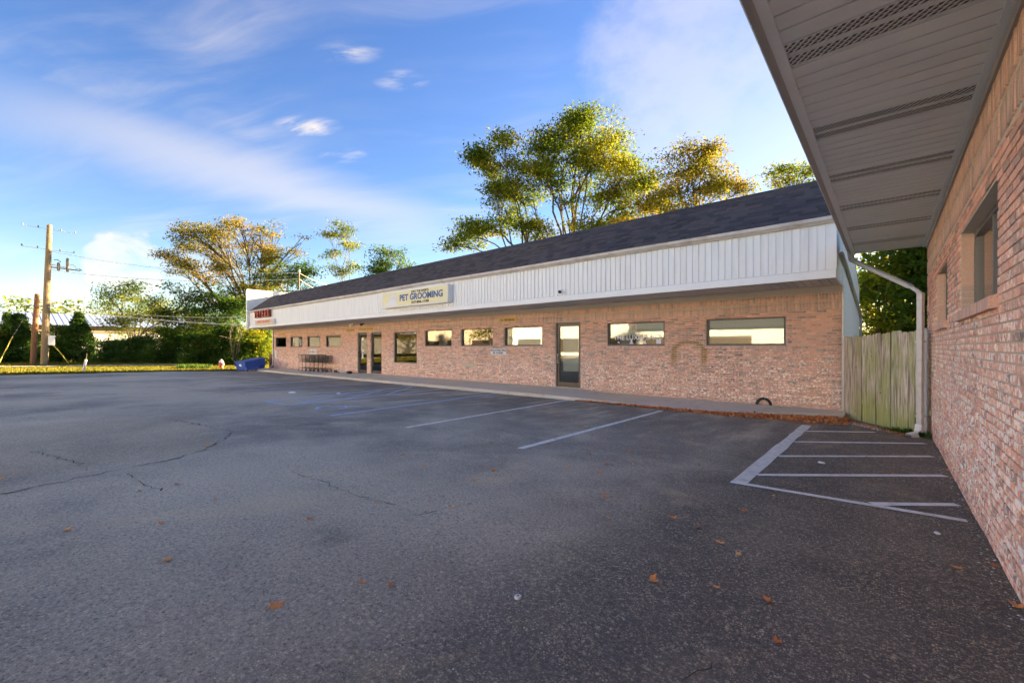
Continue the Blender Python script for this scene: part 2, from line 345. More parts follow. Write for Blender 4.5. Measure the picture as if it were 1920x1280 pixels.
def asphalt_mat():
    m, g, out = new_mat('asphalt'); p = g.pos(); X, Y, Z = g.sep(p)
    nb = g.noise(p, .22, 5, .6); nm = g.noise(p, 1.3, 5, .6, .3)
    base = g.mix(g.step(nb, .36, .62), (.062, .062, .068), (.140, .136, .134))
    base = g.mix(g.m('MULTIPLY', g.step(nm, .45, .72), .35), base, (.17, .163, .155))
    # newer dark seal coat beside the right-hand building, with its own ragged edge
    e = g.m('ADD', X, g.m('MULTIPLY', g.m('SUBTRACT', g.noise(p, .9, 4, .6), .5), 1.3))
    seal = g.step(g.m('ADD', e, g.m('MULTIPLY', g.m('MAXIMUM', g.m('SUBTRACT', 3.6, Y), 0.), .10)), -1.95, -1.15)
    sealcol = g.mix(g.step(g.noise(p, .8, 5, .65), .42, .75), (.026, .026, .029), (.055, .054, .054))
    base = g.mix(g.m('MULTIPLY', seal, .92), base, sealcol)
    # darker worn seal at the heads of the stalls, with long scuffs running with the stalls
    sc = g.noise(g.scale(p, (1.6, .35, 1)), 1.2, 5, .65)
    stall = g.m('MULTIPLY', g.step(g.m('ADD', Y, g.m('MULTIPLY', g.m('SUBTRACT', nb, .5), 6.)), 6.2, 8.6), g.step(sc, .36, .58))
    base = g.mix(g.m('MULTIPLY', stall, .75), base, (.038, .038, .045))
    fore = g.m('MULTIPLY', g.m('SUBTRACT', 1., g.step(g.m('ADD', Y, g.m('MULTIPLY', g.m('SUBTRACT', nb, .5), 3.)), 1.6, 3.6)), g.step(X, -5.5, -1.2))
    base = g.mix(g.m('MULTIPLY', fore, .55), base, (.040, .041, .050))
    # brownish old patch
    pa = g.m('MULTIPLY', g.m('MULTIPLY', g.m('SUBTRACT', 1., g.step(X, -7.6, -7.2)), g.step(X, -12.5, -11.5)), g.m('SUBTRACT', 1., g.step(g.m('ADD', Y, g.m('MULTIPLY', X, .12)), 1.1, 1.35)))
    base = g.mix(g.m('MULTIPLY', pa, .40), base, (.105, .092, .078))
    # oil spots and tyre scuffs
    ov = g.n('ShaderNodeTexVoronoi'); g.put(ov.inputs['Vector'], g.vm('ADD', p, g.scale(g.noise(p, 2.2, 3, .6, 0, True), (.5, .5, 0)))); ov.inputs['Scale'].default_value = .55
    oil = g.m('MULTIPLY', g.m('SUBTRACT', 1., g.step(ov.outputs['Distance'], .04, .22)), g.step(g.noise(p, 5, 4, .6), .35, .6))
    base = g.mix(g.m('MULTIPLY', oil, .5), base, (.03, .03, .032))
    # aggregate of three sizes
    patch = g.step(g.noise(p, 2.4, 5, .65), .30, .62)
    for sc_, lo_, am, col_ in ((150, .50, .75, (.20, .19, .17)), (75, .62, .75, (.21, .197, .17)), (42, .90, .35, (.26, .24, .20))):
        v = g.n('ShaderNodeTexVoronoi'); g.put(v.inputs['Vector'], p); v.inputs['Scale'].default_value = sc_
        st = g.m('MULTIPLY', g.step(g.sep(v.outputs['Color'])[0], lo_, 1.), g.m('SUBTRACT', 1., g.step(v.outputs['Distance'], .25, .55)))
        base = g.mix(g.m('MULTIPLY', g.m('MULTIPLY', st, g.m('ADD', g.m('MULTIPLY', patch, .75), .25)), am), base, col_)
    gr = g.noise(p, 38, 6, .80)
    base = g.mix(g.m('MULTIPLY', g.m('SUBTRACT', 1., g.step(gr, .36, .50)), .42), base, (.022, .022, .024))
    base = g.mix(g.m('MULTIPLY', g.step(gr, .52, .66), .45), base, (.22, .21, .19))
    pits = g.step(g.noise(p, 48, 4, .75), .34, .47)
    base = g.mix(g.m('MULTIPLY', g.m('SUBTRACT', 1., pits), .7), base, (.016, .016, .018))
    dust = g.m('MULTIPLY', g.step(g.noise(g.scale(p, (1, .55, 1)), .62, 6, .66, .6), .54, .72), .30)
    base = g.mix(dust, base, (.20, .17, .125))
    h = g.m('ADD', g.m('MULTIPLY', v.outputs['Distance'], -.6), g.noise(p, 130, 3, .7))
    base = g.mix(1., base, (4.15, 3.62, 2.72), 'MULTIPLY')
    principled(g, out, base, g.m('ADD', .86, g.m('MULTIPLY', seal, -.10)), 0, g.bump(h, .6, .010), .28); return m
M['asphalt'] = asphalt_mat()

def concrete_mat():
    m, g, out = new_mat('concrete'); p = g.pos(); oi = g.n('ShaderNodeObjectInfo')
    n1 = g.noise(p, 1.1, 5, .62); n2 = g.noise(p, 40, 4, .7)
    c = g.mix(n1, (.74, .67, .55), (.58, .53, .44)); c = g.mix(oi.outputs['Random'], c, g.mix(.5, c, (.66, .56, .36)))
    c = g.mix(g.m('MULTIPLY', g.step(n2, .52, .75), .35), c, (.13, .12, .10))
    c = g.mix(g.m('MULTIPLY', g.step(g.noise(p, 3.3, 5, .7), .55, .75), .4), c, (.16, .14, .11))
    principled(g, out, c, .9, 0, g.bump(n2, .35, .006), .25); return m
M['concrete'] = concrete_mat()

def worn_paint(name, col, keep):
    m, g, out = new_mat(name); p = g.pos()
    b = g.n('ShaderNodeBsdfPrincipled'); b.inputs['Roughness'].default_value = .75
    g.put(b.inputs['Base Color'], g.mix(g.step(g.noise(p, 9, 5, .7), .4, .8), col, tuple(c*.6 for c in col)))
    tr = g.n('ShaderNodeBsdfTransparent'); mx = g.n('ShaderNodeMixShader')
    wear = g.m('ADD', g.m('MULTIPLY', g.noise(p, 28, 5, .75), .6), g.m('MULTIPLY', g.noise(p, 2.5, 4, .6), .4))
    g.put(mx.inputs[0], g.step(wear, keep-.10, keep+.06)); g.put(mx.inputs[1], tr.outputs[0]); g.put(mx.inputs[2], b.outputs[0])
    g.t.links.new(mx.outputs[0], out.inputs[0]); return m
M['line_fresh'] = worn_paint('line_fresh', (.93, .90, .84), .27)
M['line_old'] = worn_paint('line_old', (.86, .82, .73), .36)
M['line_faint'] = worn_paint('line_faint', (.55, .53, .50), .48)
M['line_blue'] = worn_paint('line_blue', (.42, .55, .76), .27)
M['line_blue_old'] = worn_paint('line_blue_old', (.45, .56, .74), .33)

def grass_mat(name, cols):
    m, g, out = new_mat(name); p = g.pos(); geo = g.n('ShaderNodeNewGeometry')
    n = g.noise(p, .6, 5, .6); n2 = g.noise(p, 30, 3, .7)
    c = g.ramp(g.m('ADD', g.m('MULTIPLY', n, .75), g.m('MULTIPLY', n2, .25)), cols)
    d = g.n('ShaderNodeBsdfDiffuse'); t = g.n('ShaderNodeBsdfTranslucent'); g.put(d.inputs[0], c); g.put(t.inputs[0], c)
    g.put(d.inputs['Normal'], g.bump(n2, .9, .06))
    mx = g.n('ShaderNodeMixShader'); mx.inputs[0].default_value = .25; g.put(mx.inputs[1], d.outputs[0]); g.put(mx.inputs[2], t.outputs[0])
    g.t.links.new(mx.outputs[0], out.inputs[0]); return m
M['grass'] = grass_mat('grass', [(.25, (.075, .08, .015)), (.5, (.125, .12, .022)), (.75, (.19, .155, .035))])
M['blades'] = grass_mat('blades', [(.25, (.09, .10, .018)), (.5, (.145, .14, .025)), (.75, (.22, .185, .045))])
M['weeds'] = grass_mat('weeds', [(.3, (.05, .11, .02)), (.7, (.10, .16, .03))])

def leaf_mat(name, stops, trans=.42, patch=.35, sat_noise=.25):
    m, g, out = new_mat(name); geo = g.n('ShaderNodeNewGeometry'); p = geo.outputs['Position']
    n = g.noise(p, patch, 3, .55)
    f = g.m('ADD', g.m('MULTIPLY', g.m('SUBTRACT', n, .5), 1.9), g.m('ADD', .5, g.m('MULTIPLY', g.m('SUBTRACT', geo.outputs['Random Per Island'], .5), .55)), clamp=True)
    c = g.mix(1., g.ramp(f, stops), (1.12, 1.15, 1.1), 'MULTIPLY')
    d = g.n('ShaderNodeBsdfDiffuse'); t = g.n('ShaderNodeBsdfTranslucent'); g.put(d.inputs[0], c)
    g.put(t.inputs[0], g.mix(1., c, (1.25, 1.2, .75), 'MULTIPLY'))
    mx = g.n('ShaderNodeMixShader'); mx.inputs[0].default_value = trans; g.put(mx.inputs[1], d.outputs[0]); g.put(mx.inputs[2], t.outputs[0])
    g.t.links.new(mx.outputs[0], out.inputs[0]); return m
M['leaf_locust'] = leaf_mat('leaf_locust', [(0, (.05, .090, .018)), (.4, (.095, .14, .022)), (.7, (.17, .19, .028)), (1, (.33, .27, .03))])
M['leaf_rust'] = leaf_mat('leaf_rust', [(0, (.07, .09, .02)), (.4, (.13, .13, .025)), (.75, (.23, .17, .03)), (1, (.30, .19, .04))])
M['leaf_oak'] = leaf_mat('leaf_oak', [(0, (.06, .085, .02)), (.42, (.12, .13, .03)), (.7, (.23, .17, .04)), (1, (.38, .23, .06))], .45, .22)
M['leaf_green'] = leaf_mat('leaf_green', [(0, (.025, .055, .014)), (.45, (.05, .10, .020)), (.8, (.09, .14, .025)), (1, (.17, .18, .03))])
M['leaf_dark'] = leaf_mat('leaf_dark', [(0, (.03, .065, .02)), (.5, (.05, .105, .027)), (1, (.085, .145, .033))], .35)
M['leaf_yellow'] = leaf_mat('leaf_yellow', [(0, (.10, .13, .02)), (.5, (.22, .22, .03)), (1, (.42, .34, .03))])
M['leaf_maple'] = leaf_mat('leaf_maple', [(0, (.06, .12, .022)), (.5, (.11, .18, .03)), (.8, (.22, .25, .035)), (1, (.42, .34, .05))], .55)
def bark(name, col):
    m, g, out = new_mat(name); p = g.pos(); n = g.noise(g.scale(p, (5, 5, 1.)), 3, 6, .65)
    principled(g, out, g.mix(n, col, tuple(c*.4 for c in col)), .95, 0, g.bump(n, .6, .03), .15); return m
M['bark'] = bark('bark', (.13, .105, .08)); M['bark_pale'] = bark('bark_pale', (.30, .25, .19)); M['pole'] = bark('pole', (.38, .28, .165)); M['pole_red'] = bark('pole_red', (.32, .17, .09))
def litter_mat():
    m, g, out = new_mat('dry_leaf'); geo = g.n('ShaderNodeNewGeometry'); oi = g.n('ShaderNodeObjectInfo')
    r = g.m('FRACT', g.m('ADD', geo.outputs['Random Per Island'], oi.outputs['Random']))
    c = g.ramp(r, [(0, (.55, .16, .05)), (.3, (.85, .28, .08)), (.6, (.92, .38, .13)), (.85, (.92, .52, .24)), (1, (.55, .22, .09))])
    c = g.mix(g.m('MULTIPLY', g.noise(geo.outputs['Position'], 60, 3), .35), c, (.25, .10, .04))
    principled(g, out, c, .75, 0, None, .3); return m
M['dry_leaf'] = litter_mat()
def fence_mat():
    m, g, out = new_mat('fence_wood'); p = g.pos(); X, Y, Z = g.sep(p); oi = g.n('ShaderNodeObjectInfo')
    n = g.noise(g.scale(p, (22, 22, 1.3)), 1.6, 6, .65); n2 = g.noise(g.vm('ADD', g.scale(p, (3, 3, .8)), g.comb(g.m('MULTIPLY', oi.outputs['Random'], 7.), 0., 0.)), 1.4, 5, .6)
    wood = g.mix(g.step(n, .35, .68), (.85, .76, .62), (.27, .215, .16)); wood = g.mix(oi.outputs['Random'], wood, g.mix(.55, wood, (.30, .19, .12)))
    mossf = g.m('ADD', g.m('MULTIPLY', g.step(n2, .42, .62), .70), g.m('MULTIPLY', g.m('SUBTRACT', 1., g.step(g.m('ADD', Z, g.m('MULTIPLY', n2, .6)), -1.35, -.55)), .8))
    mossf = g.m('MULTIPLY', mossf, g.step(X, -.78, -.40), clamp=True)
    c = g.mix(g.m('MULTIPLY', mossf, .8), wood, g.mix(n, (.50, .54, .13), (.18, .23, .045)))
    kn = g.n('ShaderNodeTexVoronoi'); g.put(kn.inputs['Vector'], g.scale(p, (4.5, 4.5, 2.0))); kn.inputs['Scale'].default_value = 1.4
    c = g.mix(g.m('SUBTRACT', 1., g.step(kn.outputs['Distance'], .03, .10)), c, (.06, .04, .03))
    principled(g, out, c, .92, 0, g.bump(n, .5, .008), .2); return m
M['fence'] = fence_mat()
M['fence_pale'] = paint('fence_pale', (.60, .62, .62), .85, .35, 3, streak=True)

# ------------------------------------------------------------------ ground
def sheet(name, x0, x1, ys, off, mat, xs=None):
    mb = MB(); xs = xs or [x0, x1]
    for a, b in zip(ys, ys[1:]):
        for c, d in zip(xs, xs[1:]):
            mb.quad((c, a, gz(a)+off), (d, a, gz(a)+off), (d, b, gz(b)+off), (c, b, gz(b)+off))
    return tag(mb.build(name, mat), kind='structure')
sheet('ground', -900, 900, [-900, -12, 13, 900], -.012, M['grass'])
# asphalt lot with an uneven far edge
mb = MB(); ys = [-120, -60, -30, -12]+[-12+i*.5 for i in range(1, 51)]
def lot_edge(y): return -34.9+.25*math.sin(y*.8)+.18*math.sin(y*2.3+1)+(.45*max(0, y-8) if y > 8 else 0)
for a, b in zip(ys, ys[1:]):
    mb.quad((lot_edge(a), a, gz(a)), (9, a, gz(a)), (9, b, gz(b)), (lot_edge(b), b, gz(b)))
lot = tag(mb.build('parking_lot', M['asphalt']), kind='structure')
def strip(name, pts, wd, mat, off=.004, parent=lot):
    """painted line following the ground"""
    mb = MB(); pts = [Vector((p[0], p[1], 0)) for p in pts]; L = []; Rr = []
    fine = []
    for a, b in zip(pts, pts[1:]):
        k = max(1, int((b-a).length/.35))
        fine += [a.lerp(b, i/k) for i in range(k)]
    fine.append(pts[-1])
    for i, p in enumerate(fine):
        d = (fine[min(i+1, len(fine)-1)]-fine[max(i-1, 0)]).normalized(); n = Vector((-d.y, d.x, 0)); w_ = wd*(1+random.uniform(-.12, .12))/2
        for arr, s_ in ((L, 1), (Rr, -1)):
            q = p+n*w_*s_; arr.append((q.x, q.y, gz(q.y)+off))
    for i in range(len(fine)-1): mb.quad(L[i], Rr[i], Rr[i+1], L[i+1])
    return mb.build(name, mat, parent)
strip('parking_line', [(-4.21, 5.07), (-4.38, 10.95)], .115, M['line_old'])
strip('parking_line', [(-6.95, 4.99), (-7.46, 11.3)], .105, M['line_old'])
strip('parking_line', [(-9.42, 4.75), (-10.5, 11.35)], .13, M['line_blue'])
strip('parking_line', [(-12.04, 4.9), (-13.16, 11.2)], .13, M['line_blue'])
strip('parking_line', [(-13.35, 4.82), (-14.91, 11.2)], .13, M['line_blue_old'])
strip('parking_line', [(-12.04, 4.9), (-13.35, 4.82)], .13, M['line_blue'])
for t in (.25, .5, .75):
    a = Vector((-12.04, 4.9, 0)).lerp(Vector((-13.16, 11.2, 0)), t-.22); b = Vector((-13.35, 4.82, 0)).lerp(Vector((-14.91, 11.2, 0)), t+.22)
    strip('parking_line', [a, b], .09, M['line_blue_old'], .005)
for i in range(5): strip('parking_line', [(-17.3-i*3.05, 5.2), (-17.6-i*3.05, 11.2)], .1, M['line_faint' if i > 1 else 'line_blue_old'])
# worn stall symbol
c0 = onG(622, 764)
for dx, dy, r in ((0, 0, .36),):
    strip('stall_symbol', [(c0.x+r*math.cos(t), c0.y+r*math.sin(t)) for t in [i*.5 for i in range(11)]], .09, M['line_blue_old'])
strip('stall_symbol', [(c0.x-.1, c0.y), (c0.x+.0, c0.y+.55), (c0.x+.42, c0.y+.58)], .09, M['line_blue_old'], .005)
# fresh white hatching beside the right-hand building
strip('hatch_line', [(-1.28, 5.45), (-1.28, 10.87)], .17, M['line_old'], .004)
strip('hatch_line', [(-1.36, 5.40), (-.1, 5.50), (.53, 5.55)], .095, M['line_fresh'], .006)
for a, b in (((-.12, 5.55), (.52, 6.10)), ((-1.20, 5.93), (.53, 7.48)), ((-1.20, 7.24), (.49, 8.80)), ((-1.20, 8.63), (.47, 10.02)), ((-1.20, 9.99), (-.19, 10.83))):
    strip('hatch_line', [a, b], .095, M['line_fresh'], .005)
# cracks: thin dark ribbons of open joint
M['crack'] = paint('crack', (.085, .070, .055), .95, .4, 20)
def crack(pxs, wd):
    pts = []
    for a, b in zip(pxs, pxs[1:]):
        A = onG(*a); B = onG(*b); k = max(2, int((B-A).length/.07))
        for i in range(k):
            q = A.lerp(B, i/k); pts.append((q.x+random.gauss(0, .022), q.y+random.gauss(0, .022)))
    mb = MB(); prev = None
    for i, p in enumerate(pts):
        d = Vector(pts[min(i+1, len(pts)-1)])-Vector(pts[max(i-1, 0)]); d.normalize(); n = Vector((-d.y, d.x)); w_ = wd*random.choice((.1, .3, .45, .7, 1.))*random.uniform(.5, 1.)/2
        cur = ((p[0]+n.x*w_, p[1]+n.y*w_, gz(p[1])+.004), (p[0]-n.x*w_, p[1]-n.y*w_, gz(p[1])+.004))
        if prev: mb.quad(prev[0], prev[1], cur[1], cur[0])
        prev = cur
    mb.build('crack', M['crack'], lot)
crack([(-60, 940), (0, 927), (110, 904), (215, 882), (330, 859), (385, 842), (420, 823), (437, 809), (405, 803), (372, 795), (310, 784)], .045)
crack([(65, 846), (120, 861), (148, 868), (158, 885)], .03)
crack([(235, 888), (275, 905), (290, 915), (330, 919)], .022)
crack([(548, 886), (575, 893), (610, 905), (640, 918), (705, 938), (750, 948)], .02)
crack([(780, 965), (840, 955), (890, 940)], .02)
crack([(250, 723), (330, 727), (420, 736), (520, 741)], .05)
crack([(0, 730), (90, 722), (210, 718)], .05)
crack([(1280, 1278), (1340, 1255), (1362, 1225)], .014)
# concrete footway across the grass, kerb-side verge
mb = MB()
for i in range(40):
    y0 = -30+i*1.5
    mb.box(-50.9, -48.9, y0+.01, y0+1.49, gz(y0)-.1, gz(y0)+.03)
tag(mb.build('footpath', M['concrete']), kind='structure')
# grass blades on the verge
def blades(name, n, x0, x1, y0, y1, h, mat, wd=.03, keep=None):
    x = RNG.uniform(x0, x1, n); y = RNG.uniform(y0, y1, n)
    if keep is not None: k = keep(x, y); x = x[k]; y = y[k]; n = len(x)
    z = -1.45-.0155*np.clip(y, -12, 13)-.01; hh = h*RNG.uniform(.4, 1.3, n); a = RNG.uniform(0, 6.28, n); ww = wd*RNG.uniform(.6, 1.4, n)
    lx = RNG.normal(0, .35, n)*hh; ly = RNG.normal(0, .35, n)*hh
    V = np.stack([np.stack([x+np.cos(a)*ww, y+np.sin(a)*ww, z], 1), np.stack([x-np.cos(a)*ww, y-np.sin(a)*ww, z], 1), np.stack([x+lx, y+ly, z+hh], 1)], 1)
    return tag(obj(name, npmesh(name, V, 3, mat)), kind='stuff')
tag(blades('verge_grass', 60000, -62, -34.5, -8, 22, .10, M['blades'], .035, lambda x, y: (x < np.array([lot_edge(v) for v in y])+.05) & ((x < -51) | (x > -48.8)) & ((y < 12.5) | (x < -36))), 'short sunlit yellow green grass of the verge beyond the asphalt', 'grass')
tag(blades('weed_patch', 900, -.1, .58, 10.55, 11.3, .10, M['weeds'], .012, lambda x, y: y > 11.25-.95*(x+.1)), 'low green weeds at the foot of the mossy fence', 'weeds')
q = onG(362, 690)
tag(blades('roadside_weeds', 700, q.x-1.5, q.x+1., q.y-.8, q.y+1., .30, M['weeds'], .05), 'bushy green weed clump at the edge of the sunny verge', 'weeds')

# ------------------------------------------------------------------ sidewalk of the long building
def swall(X):   # height at the wall
    return float(np.interp(X, [-34.2, -24, -21, -14, -8.0, -6.9, -.8], [-1.49, -1.45, -1.41, -1.41, -1.42, -1.475, -1.487]))
def sfront(X): return float(np.interp(X, [-34.2, -12, -8, -5.5, -3.2, -2.0, -.75], [-1.53, -1.51, -1.52, -1.555, -1.575, -1.535, -1.495]))
def yfront(X): return float(np.interp(X, [-34.2, -33, -5, -3.0, -.75], [11.0, 11.3, 11.36, 11.45, 12.35]))
side = tag(empty('sidewalk'), kind='structure')
xs = [-34.3]; 
while xs[-1] < -2.2: xs.append(xs[-1]+1.52)
xs[-1] = -.74
for a, b in zip(xs, xs[1:]):
    a2, b2 = a+.006, b-.006; mb = MB(); n = 4; top = []
    for i in range(n+1):
        X = a2+(b2-a2)*i/n; top.append(((X, yfront(X)+.02, sfront(X)), (X, yfront(X), sfront(X)-.02), (X, yfront(X)-.01, gz(11.4)-.1), (X, 12.96, swall(X))))
    for p, q in zip(top, top[1:]):
        mb.quad(p[0], q[0], q[3], p[3]); mb.quad(p[1], q[1], q[0], p[0]); mb.quad(p[2], q[2], q[1], p[1])
    for p in (top[0], top[-1]): mb.add([p[0], p[1], p[2], (p[3][0], 12.96, -1.8), p[3]], [(0, 1, 2, 3, 4)])
    mb.build('concrete_slab', M['concrete'], side)

# ------------------------------------------------------------------ brick laying
def lay(a0, a1, zlo, zhi, L, h, z0, openings, soldier=False):
    out = []; J = .011
    r0 = int(math.floor((zlo-z0)/h)); r1 = int(math.ceil((zhi-z0)/h))
    for r in range(r0, r1):
        zs, ze = max(zlo, z0+r*h)+J/2, min(zhi, z0+(r+1)*h)-J/2
        if ze-zs < .012: continue
        zc = (zs+ze)/2; off = 0 if soldier else (abs(r) % 2)*L/2
        cuts = sorted([(o[0], o[1]) for o in openings if o[2] < zc < o[3]])
        k0 = int(math.floor((a0+off)/L)); k1 = int(math.ceil((a1+off)/L))
        for k in range(k0, k1):
            s, e = max(a0, k*L-off), min(a1, (k+1)*L-off); segs = [(s, e)]
            for c0, c1 in cuts:
                segs = [q for s_, e_ in segs for q in ((s_, min(e_, c0)), (max(s_, c1), e_)) if q[1]-q[0] > .02]
            for s_, e_ in segs: out.append((s_+J/2, e_-J/2, zs, ze))
    return out
def brick_boxes(B, place):
    """many bricks as vertex/face arrays; place(a, d, z) -> world arrays, d = how far proud of the mortar"""
    B = np.array(B); n = len(B); d = .012+RNG.normal(0, .0018, n); i = .0025
    A = [B[:, 0], B[:, 1], B[:, 1], B[:, 0], B[:, 0]+i, B[:, 1]-i, B[:, 1]-i, B[:, 0]+i]
    Z = [B[:, 2], B[:, 2], B[:, 3], B[:, 3], B[:, 2]+i, B[:, 2]+i, B[:, 3]-i, B[:, 3]-i]
    D = [np.full(n, -.02)]*4+[d+RNG.normal(0, .0008, n) for _ in range(4)]
    V = np.stack([place(a, dd, z) for a, dd, z in zip(A, D, Z)], 1).reshape(-1, 3)
    base = np.array([(4, 5, 6, 7), (0, 1, 5, 4), (1, 2, 6, 5), (2, 3, 7, 6), (3, 0, 4, 7)])
    F = (np.arange(n)[:, None, None]*8+base[None]).reshape(-1, 4); return V, F
def brick_wall(parent, rows, place, mat, rank, n_single, mesh_l, single_rot):
    """the n_single bricks that show largest as objects, the others joined"""
    full = [b for b in rows if b[1]-b[0] > .185 and b[3]-b[2] > .05]
    key = sorted(full, key=rank)[:n_single]; ks = set(key); rest = [b for b in rows if b not in ks]
    V, F = brick_boxes(rest, place); o = obj('bricks', idmesh('bricks', V, F, mat), parent); o['kind'] = 'stuff'
    i = .0025; l = BL-.011; h = BH-.011
    v = [(-l/2, .02, -h/2), (l/2, .02, -h/2), (l/2, .02, h/2), (-l/2, .02, h/2), (-l/2+i, -.012, -h/2+i), (l/2-i, -.012, -h/2+i), (l/2-i, -.012, h/2-i), (-l/2+i, -.012, h/2-i)]
    me = mesh('brick', v, [(4, 5, 6, 7), (0, 1, 5, 4), (1, 2, 6, 5), (2, 3, 7, 6), (3, 0, 4, 7)], mat)
    for b in key:
        a, z = (b[0]+b[1])/2, (b[2]+b[3])/2; p = place(np.array([a]), np.array([random.gauss(0, .0012)]), np.array([z]))[0]
        obj('brick', me, parent, tuple(p), (random.gauss(0, .006), random.gauss(0, .003), single_rot+random.gauss(0, .006)), ((b[1]-b[0])/l, 1, (b[3]-b[2])/h))
def holed_wall(mb, a0, a1, z0, z1, openings, pt, depth):
    """front skin with openings and their reveals; pt(a, d, z)"""
    A = sorted({a0, a1, *[o[0] for o in openings], *[o[1] for o in openings]}); Z = sorted({z0, z1, *[o[2] for o in openings], *[o[3] for o in openings]})
    for s, e in zip(A, A[1:]):
        for b, t in zip(Z, Z[1:]):
            ca, cz = (s+e)/2, (b+t)/2
            if any(o[0] < ca < o[1] and o[2] < cz < o[3] for o in openings): continue
            mb.quad(pt(s, 0, b), pt(e, 0, b), pt(e, 0, t), pt(s, 0, t))
    for (s, e, b, t) in openings:
        for q in (((s, b), (s, t)), ((e, t), (e, b)), ((s, t), (e, t)), ((e, b), (s, b))):
            (p0, q0), (p1, q1) = q; mb.quad(pt(p0, 0, q0), pt(p1, 0, q1), pt(p1, -depth, q1), pt(p0, -depth, q0))

# ------------------------------------------------------------------ the long brick building
YW = 12.9; XL, XR = -34.2, -.82
def zf(X, z): return z*(1-.0022*(-X-.8)) if z > 0 else z      # the roof line sinks a little towards the far end
bld = tag(empty('store_building', (0, 0, 0)), 'long low brick shop building with white panelled fascia and dark shingled front roof', 'building')
WIN = [(-33.88, -32.0), (-31.33, -29.46), (-28.77, -26.92), (-26.21, -24.38), None, (-16.5, -14.63), (-14.0, -12.13), (-11.5, -9.63), (-6.97, -5.07), (-3.88, -1.96)]
openings = []; wins = []
for i, wv in enumerate(WIN):
    if wv is None: wins.append((-19.01, -17.12, -.77, .77)); continue
    zt, zb = (.80, .05) if i > 4 else (.72, .01)
    wins.append((wv[0], wv[1], zb, zt))
doors = [(-22.5, -21.54, -1.43, .82), (-21.16, -20.12, -1.42, .82), (-9.03, -8.0, -1.41, .88)]
openings = wins+doors
ptL = lambda a, d, z: (a, YW-d, z)
mb = MB(); holed_wall(mb, XL, XR, -1.7, 1.5, openings, ptL, .14)
mb.quad((XL, YW, -1.7), (XL, YW, 1.5), (XL, 20.8, 1.5), (XL, 20.8, -1.7)); mb.quad((XL, 20.8, -1.7), (XL, 20.8, 2.2), (XR, 20.8, 2.2), (XR, 20.8, -1.7))
wallL = mb.build('brick_wall', M['mortar'], bld)
placeL = lambda a, d, z: np.stack([a, YW-d, z], 1)
rowsL = lay(XL+.005, XR-.005, -1.62, .90, BL, BH, WB0, openings)
def rankL(b):
    p = px((b[0]+b[1])/2, YW, b[2]); return p[2]
brick_wall(wallL, rowsL, placeL, M['brick_left'], rankL, 300, None, 0)
for z0_, z1_ in ((.90, 1.105), (1.105, 1.31)):
    V, F = brick_boxes(lay(XL+.005, XR-.005, z0_, z1_, BH, z1_-z0_, z0_, openings, True), placeL)
    o = obj('soldier_course', idmesh('soldier_course', V, F, M['soldier_left']), wallL); o['kind'] = 'stuff'
# reveals are bricked too
# end wall bricks on the far end are not in view; rooms behind the glass
mb = MB(); b = (XL+.2, XR-.2, YW+.16, 17.5, -1.45, 1.30)
x0, x1, y0, y1, z0_, z1_ = b
mb.quad((x0, y1, z0_), (x1, y1, z0_), (x1, y1, z1_), (x0, y1, z1_)); mb.quad((x0, y0, z0_), (x1, y0, z0_), (x1, y1, z0_), (x0, y1, z0_)); mb.quad((x0, y0, z1_), (x1, y0, z1_), (x1, y1, z1_), (x0, y1, z1_))
for xx in (x0, -23.3, -19.6, -16.8, -9.4, -7.4, -4.4, x1): mb.quad((xx, y0, z0_), (xx, y1, z0_), (xx, y1, z1_), (xx, y0, z1_))
mb.build('room', M['interior'], bld)
def window(parent, s, e, b, t, blind=None, frame='bronze', glass='glass', blind_to=0.):
    """bronze frame set back in the wall, pane, brick sill, blind"""
    mb = MB(); y0, y1 = YW+.045, YW+.12; f = .05
    mb.box(s, e, y0, y1, b, b+f); mb.box(s, e, y0, y1, t-f, t); mb.box(s, s+f, y0+.001, y1-.001, b+f, t-f); mb.box(e-f, e, y0+.001, y1-.001, b+f, t-f)
    wn = mb.build('window', M[frame], parent)
    MB().box(s+f-.005, e-f+.005, YW+.085, YW+.091, b+f-.005, t-f+.005).build('pane', M[glass], wn)
    if blind:
        mb = MB(); zb = b+f+blind_to*(t-b-2*f); n = max(4, int((t-f-zb)/.045))
        for i in range(n):
            z = zb+(t-f-zb)*i/n; hh = (t-f-zb)/n
            mb.quad((s+f, YW+.150, z), (e-f, YW+.150, z), (e-f, YW+.138, z+hh*.98), (s+f, YW+.138, z+hh*.98))
        mb.build('blind', M[blind], wn)
    if b > -1:
        k = int((e-s+.06)/.07); ww = (e-s+.06)/k
        for i in range(k):
            x = s-.03+i*ww
            mb = MB().add([(x+.004, YW-.045, b-.085), (x+ww-.004, YW-.045, b-.085), (x+ww-.004, YW+.05, b-.07), (x+.004, YW+.05, b-.07), (x+.004, YW-.045, b-.018), (x+ww-.004, YW-.045, b-.018), (x+ww-.004, YW+.05, b+.002), (x+.004, YW+.05, b+.002)], BF)
            mb.build('sill_brick', M['soldier_left'], wn)
    return wn
kinds = [('blind_warm', 0), ('blind', 0), ('blind_warm', 0), (None, 0), (None, 0), (None, 0), (None, 0), ('blind', 0), ('blind', .45), ('blind', .24)]
WOBJ = []
for i, (q, (bk, bt)) in enumerate(zip(wins, kinds)): WOBJ.append(window(bld, *q, blind=bk, blind_to=bt))
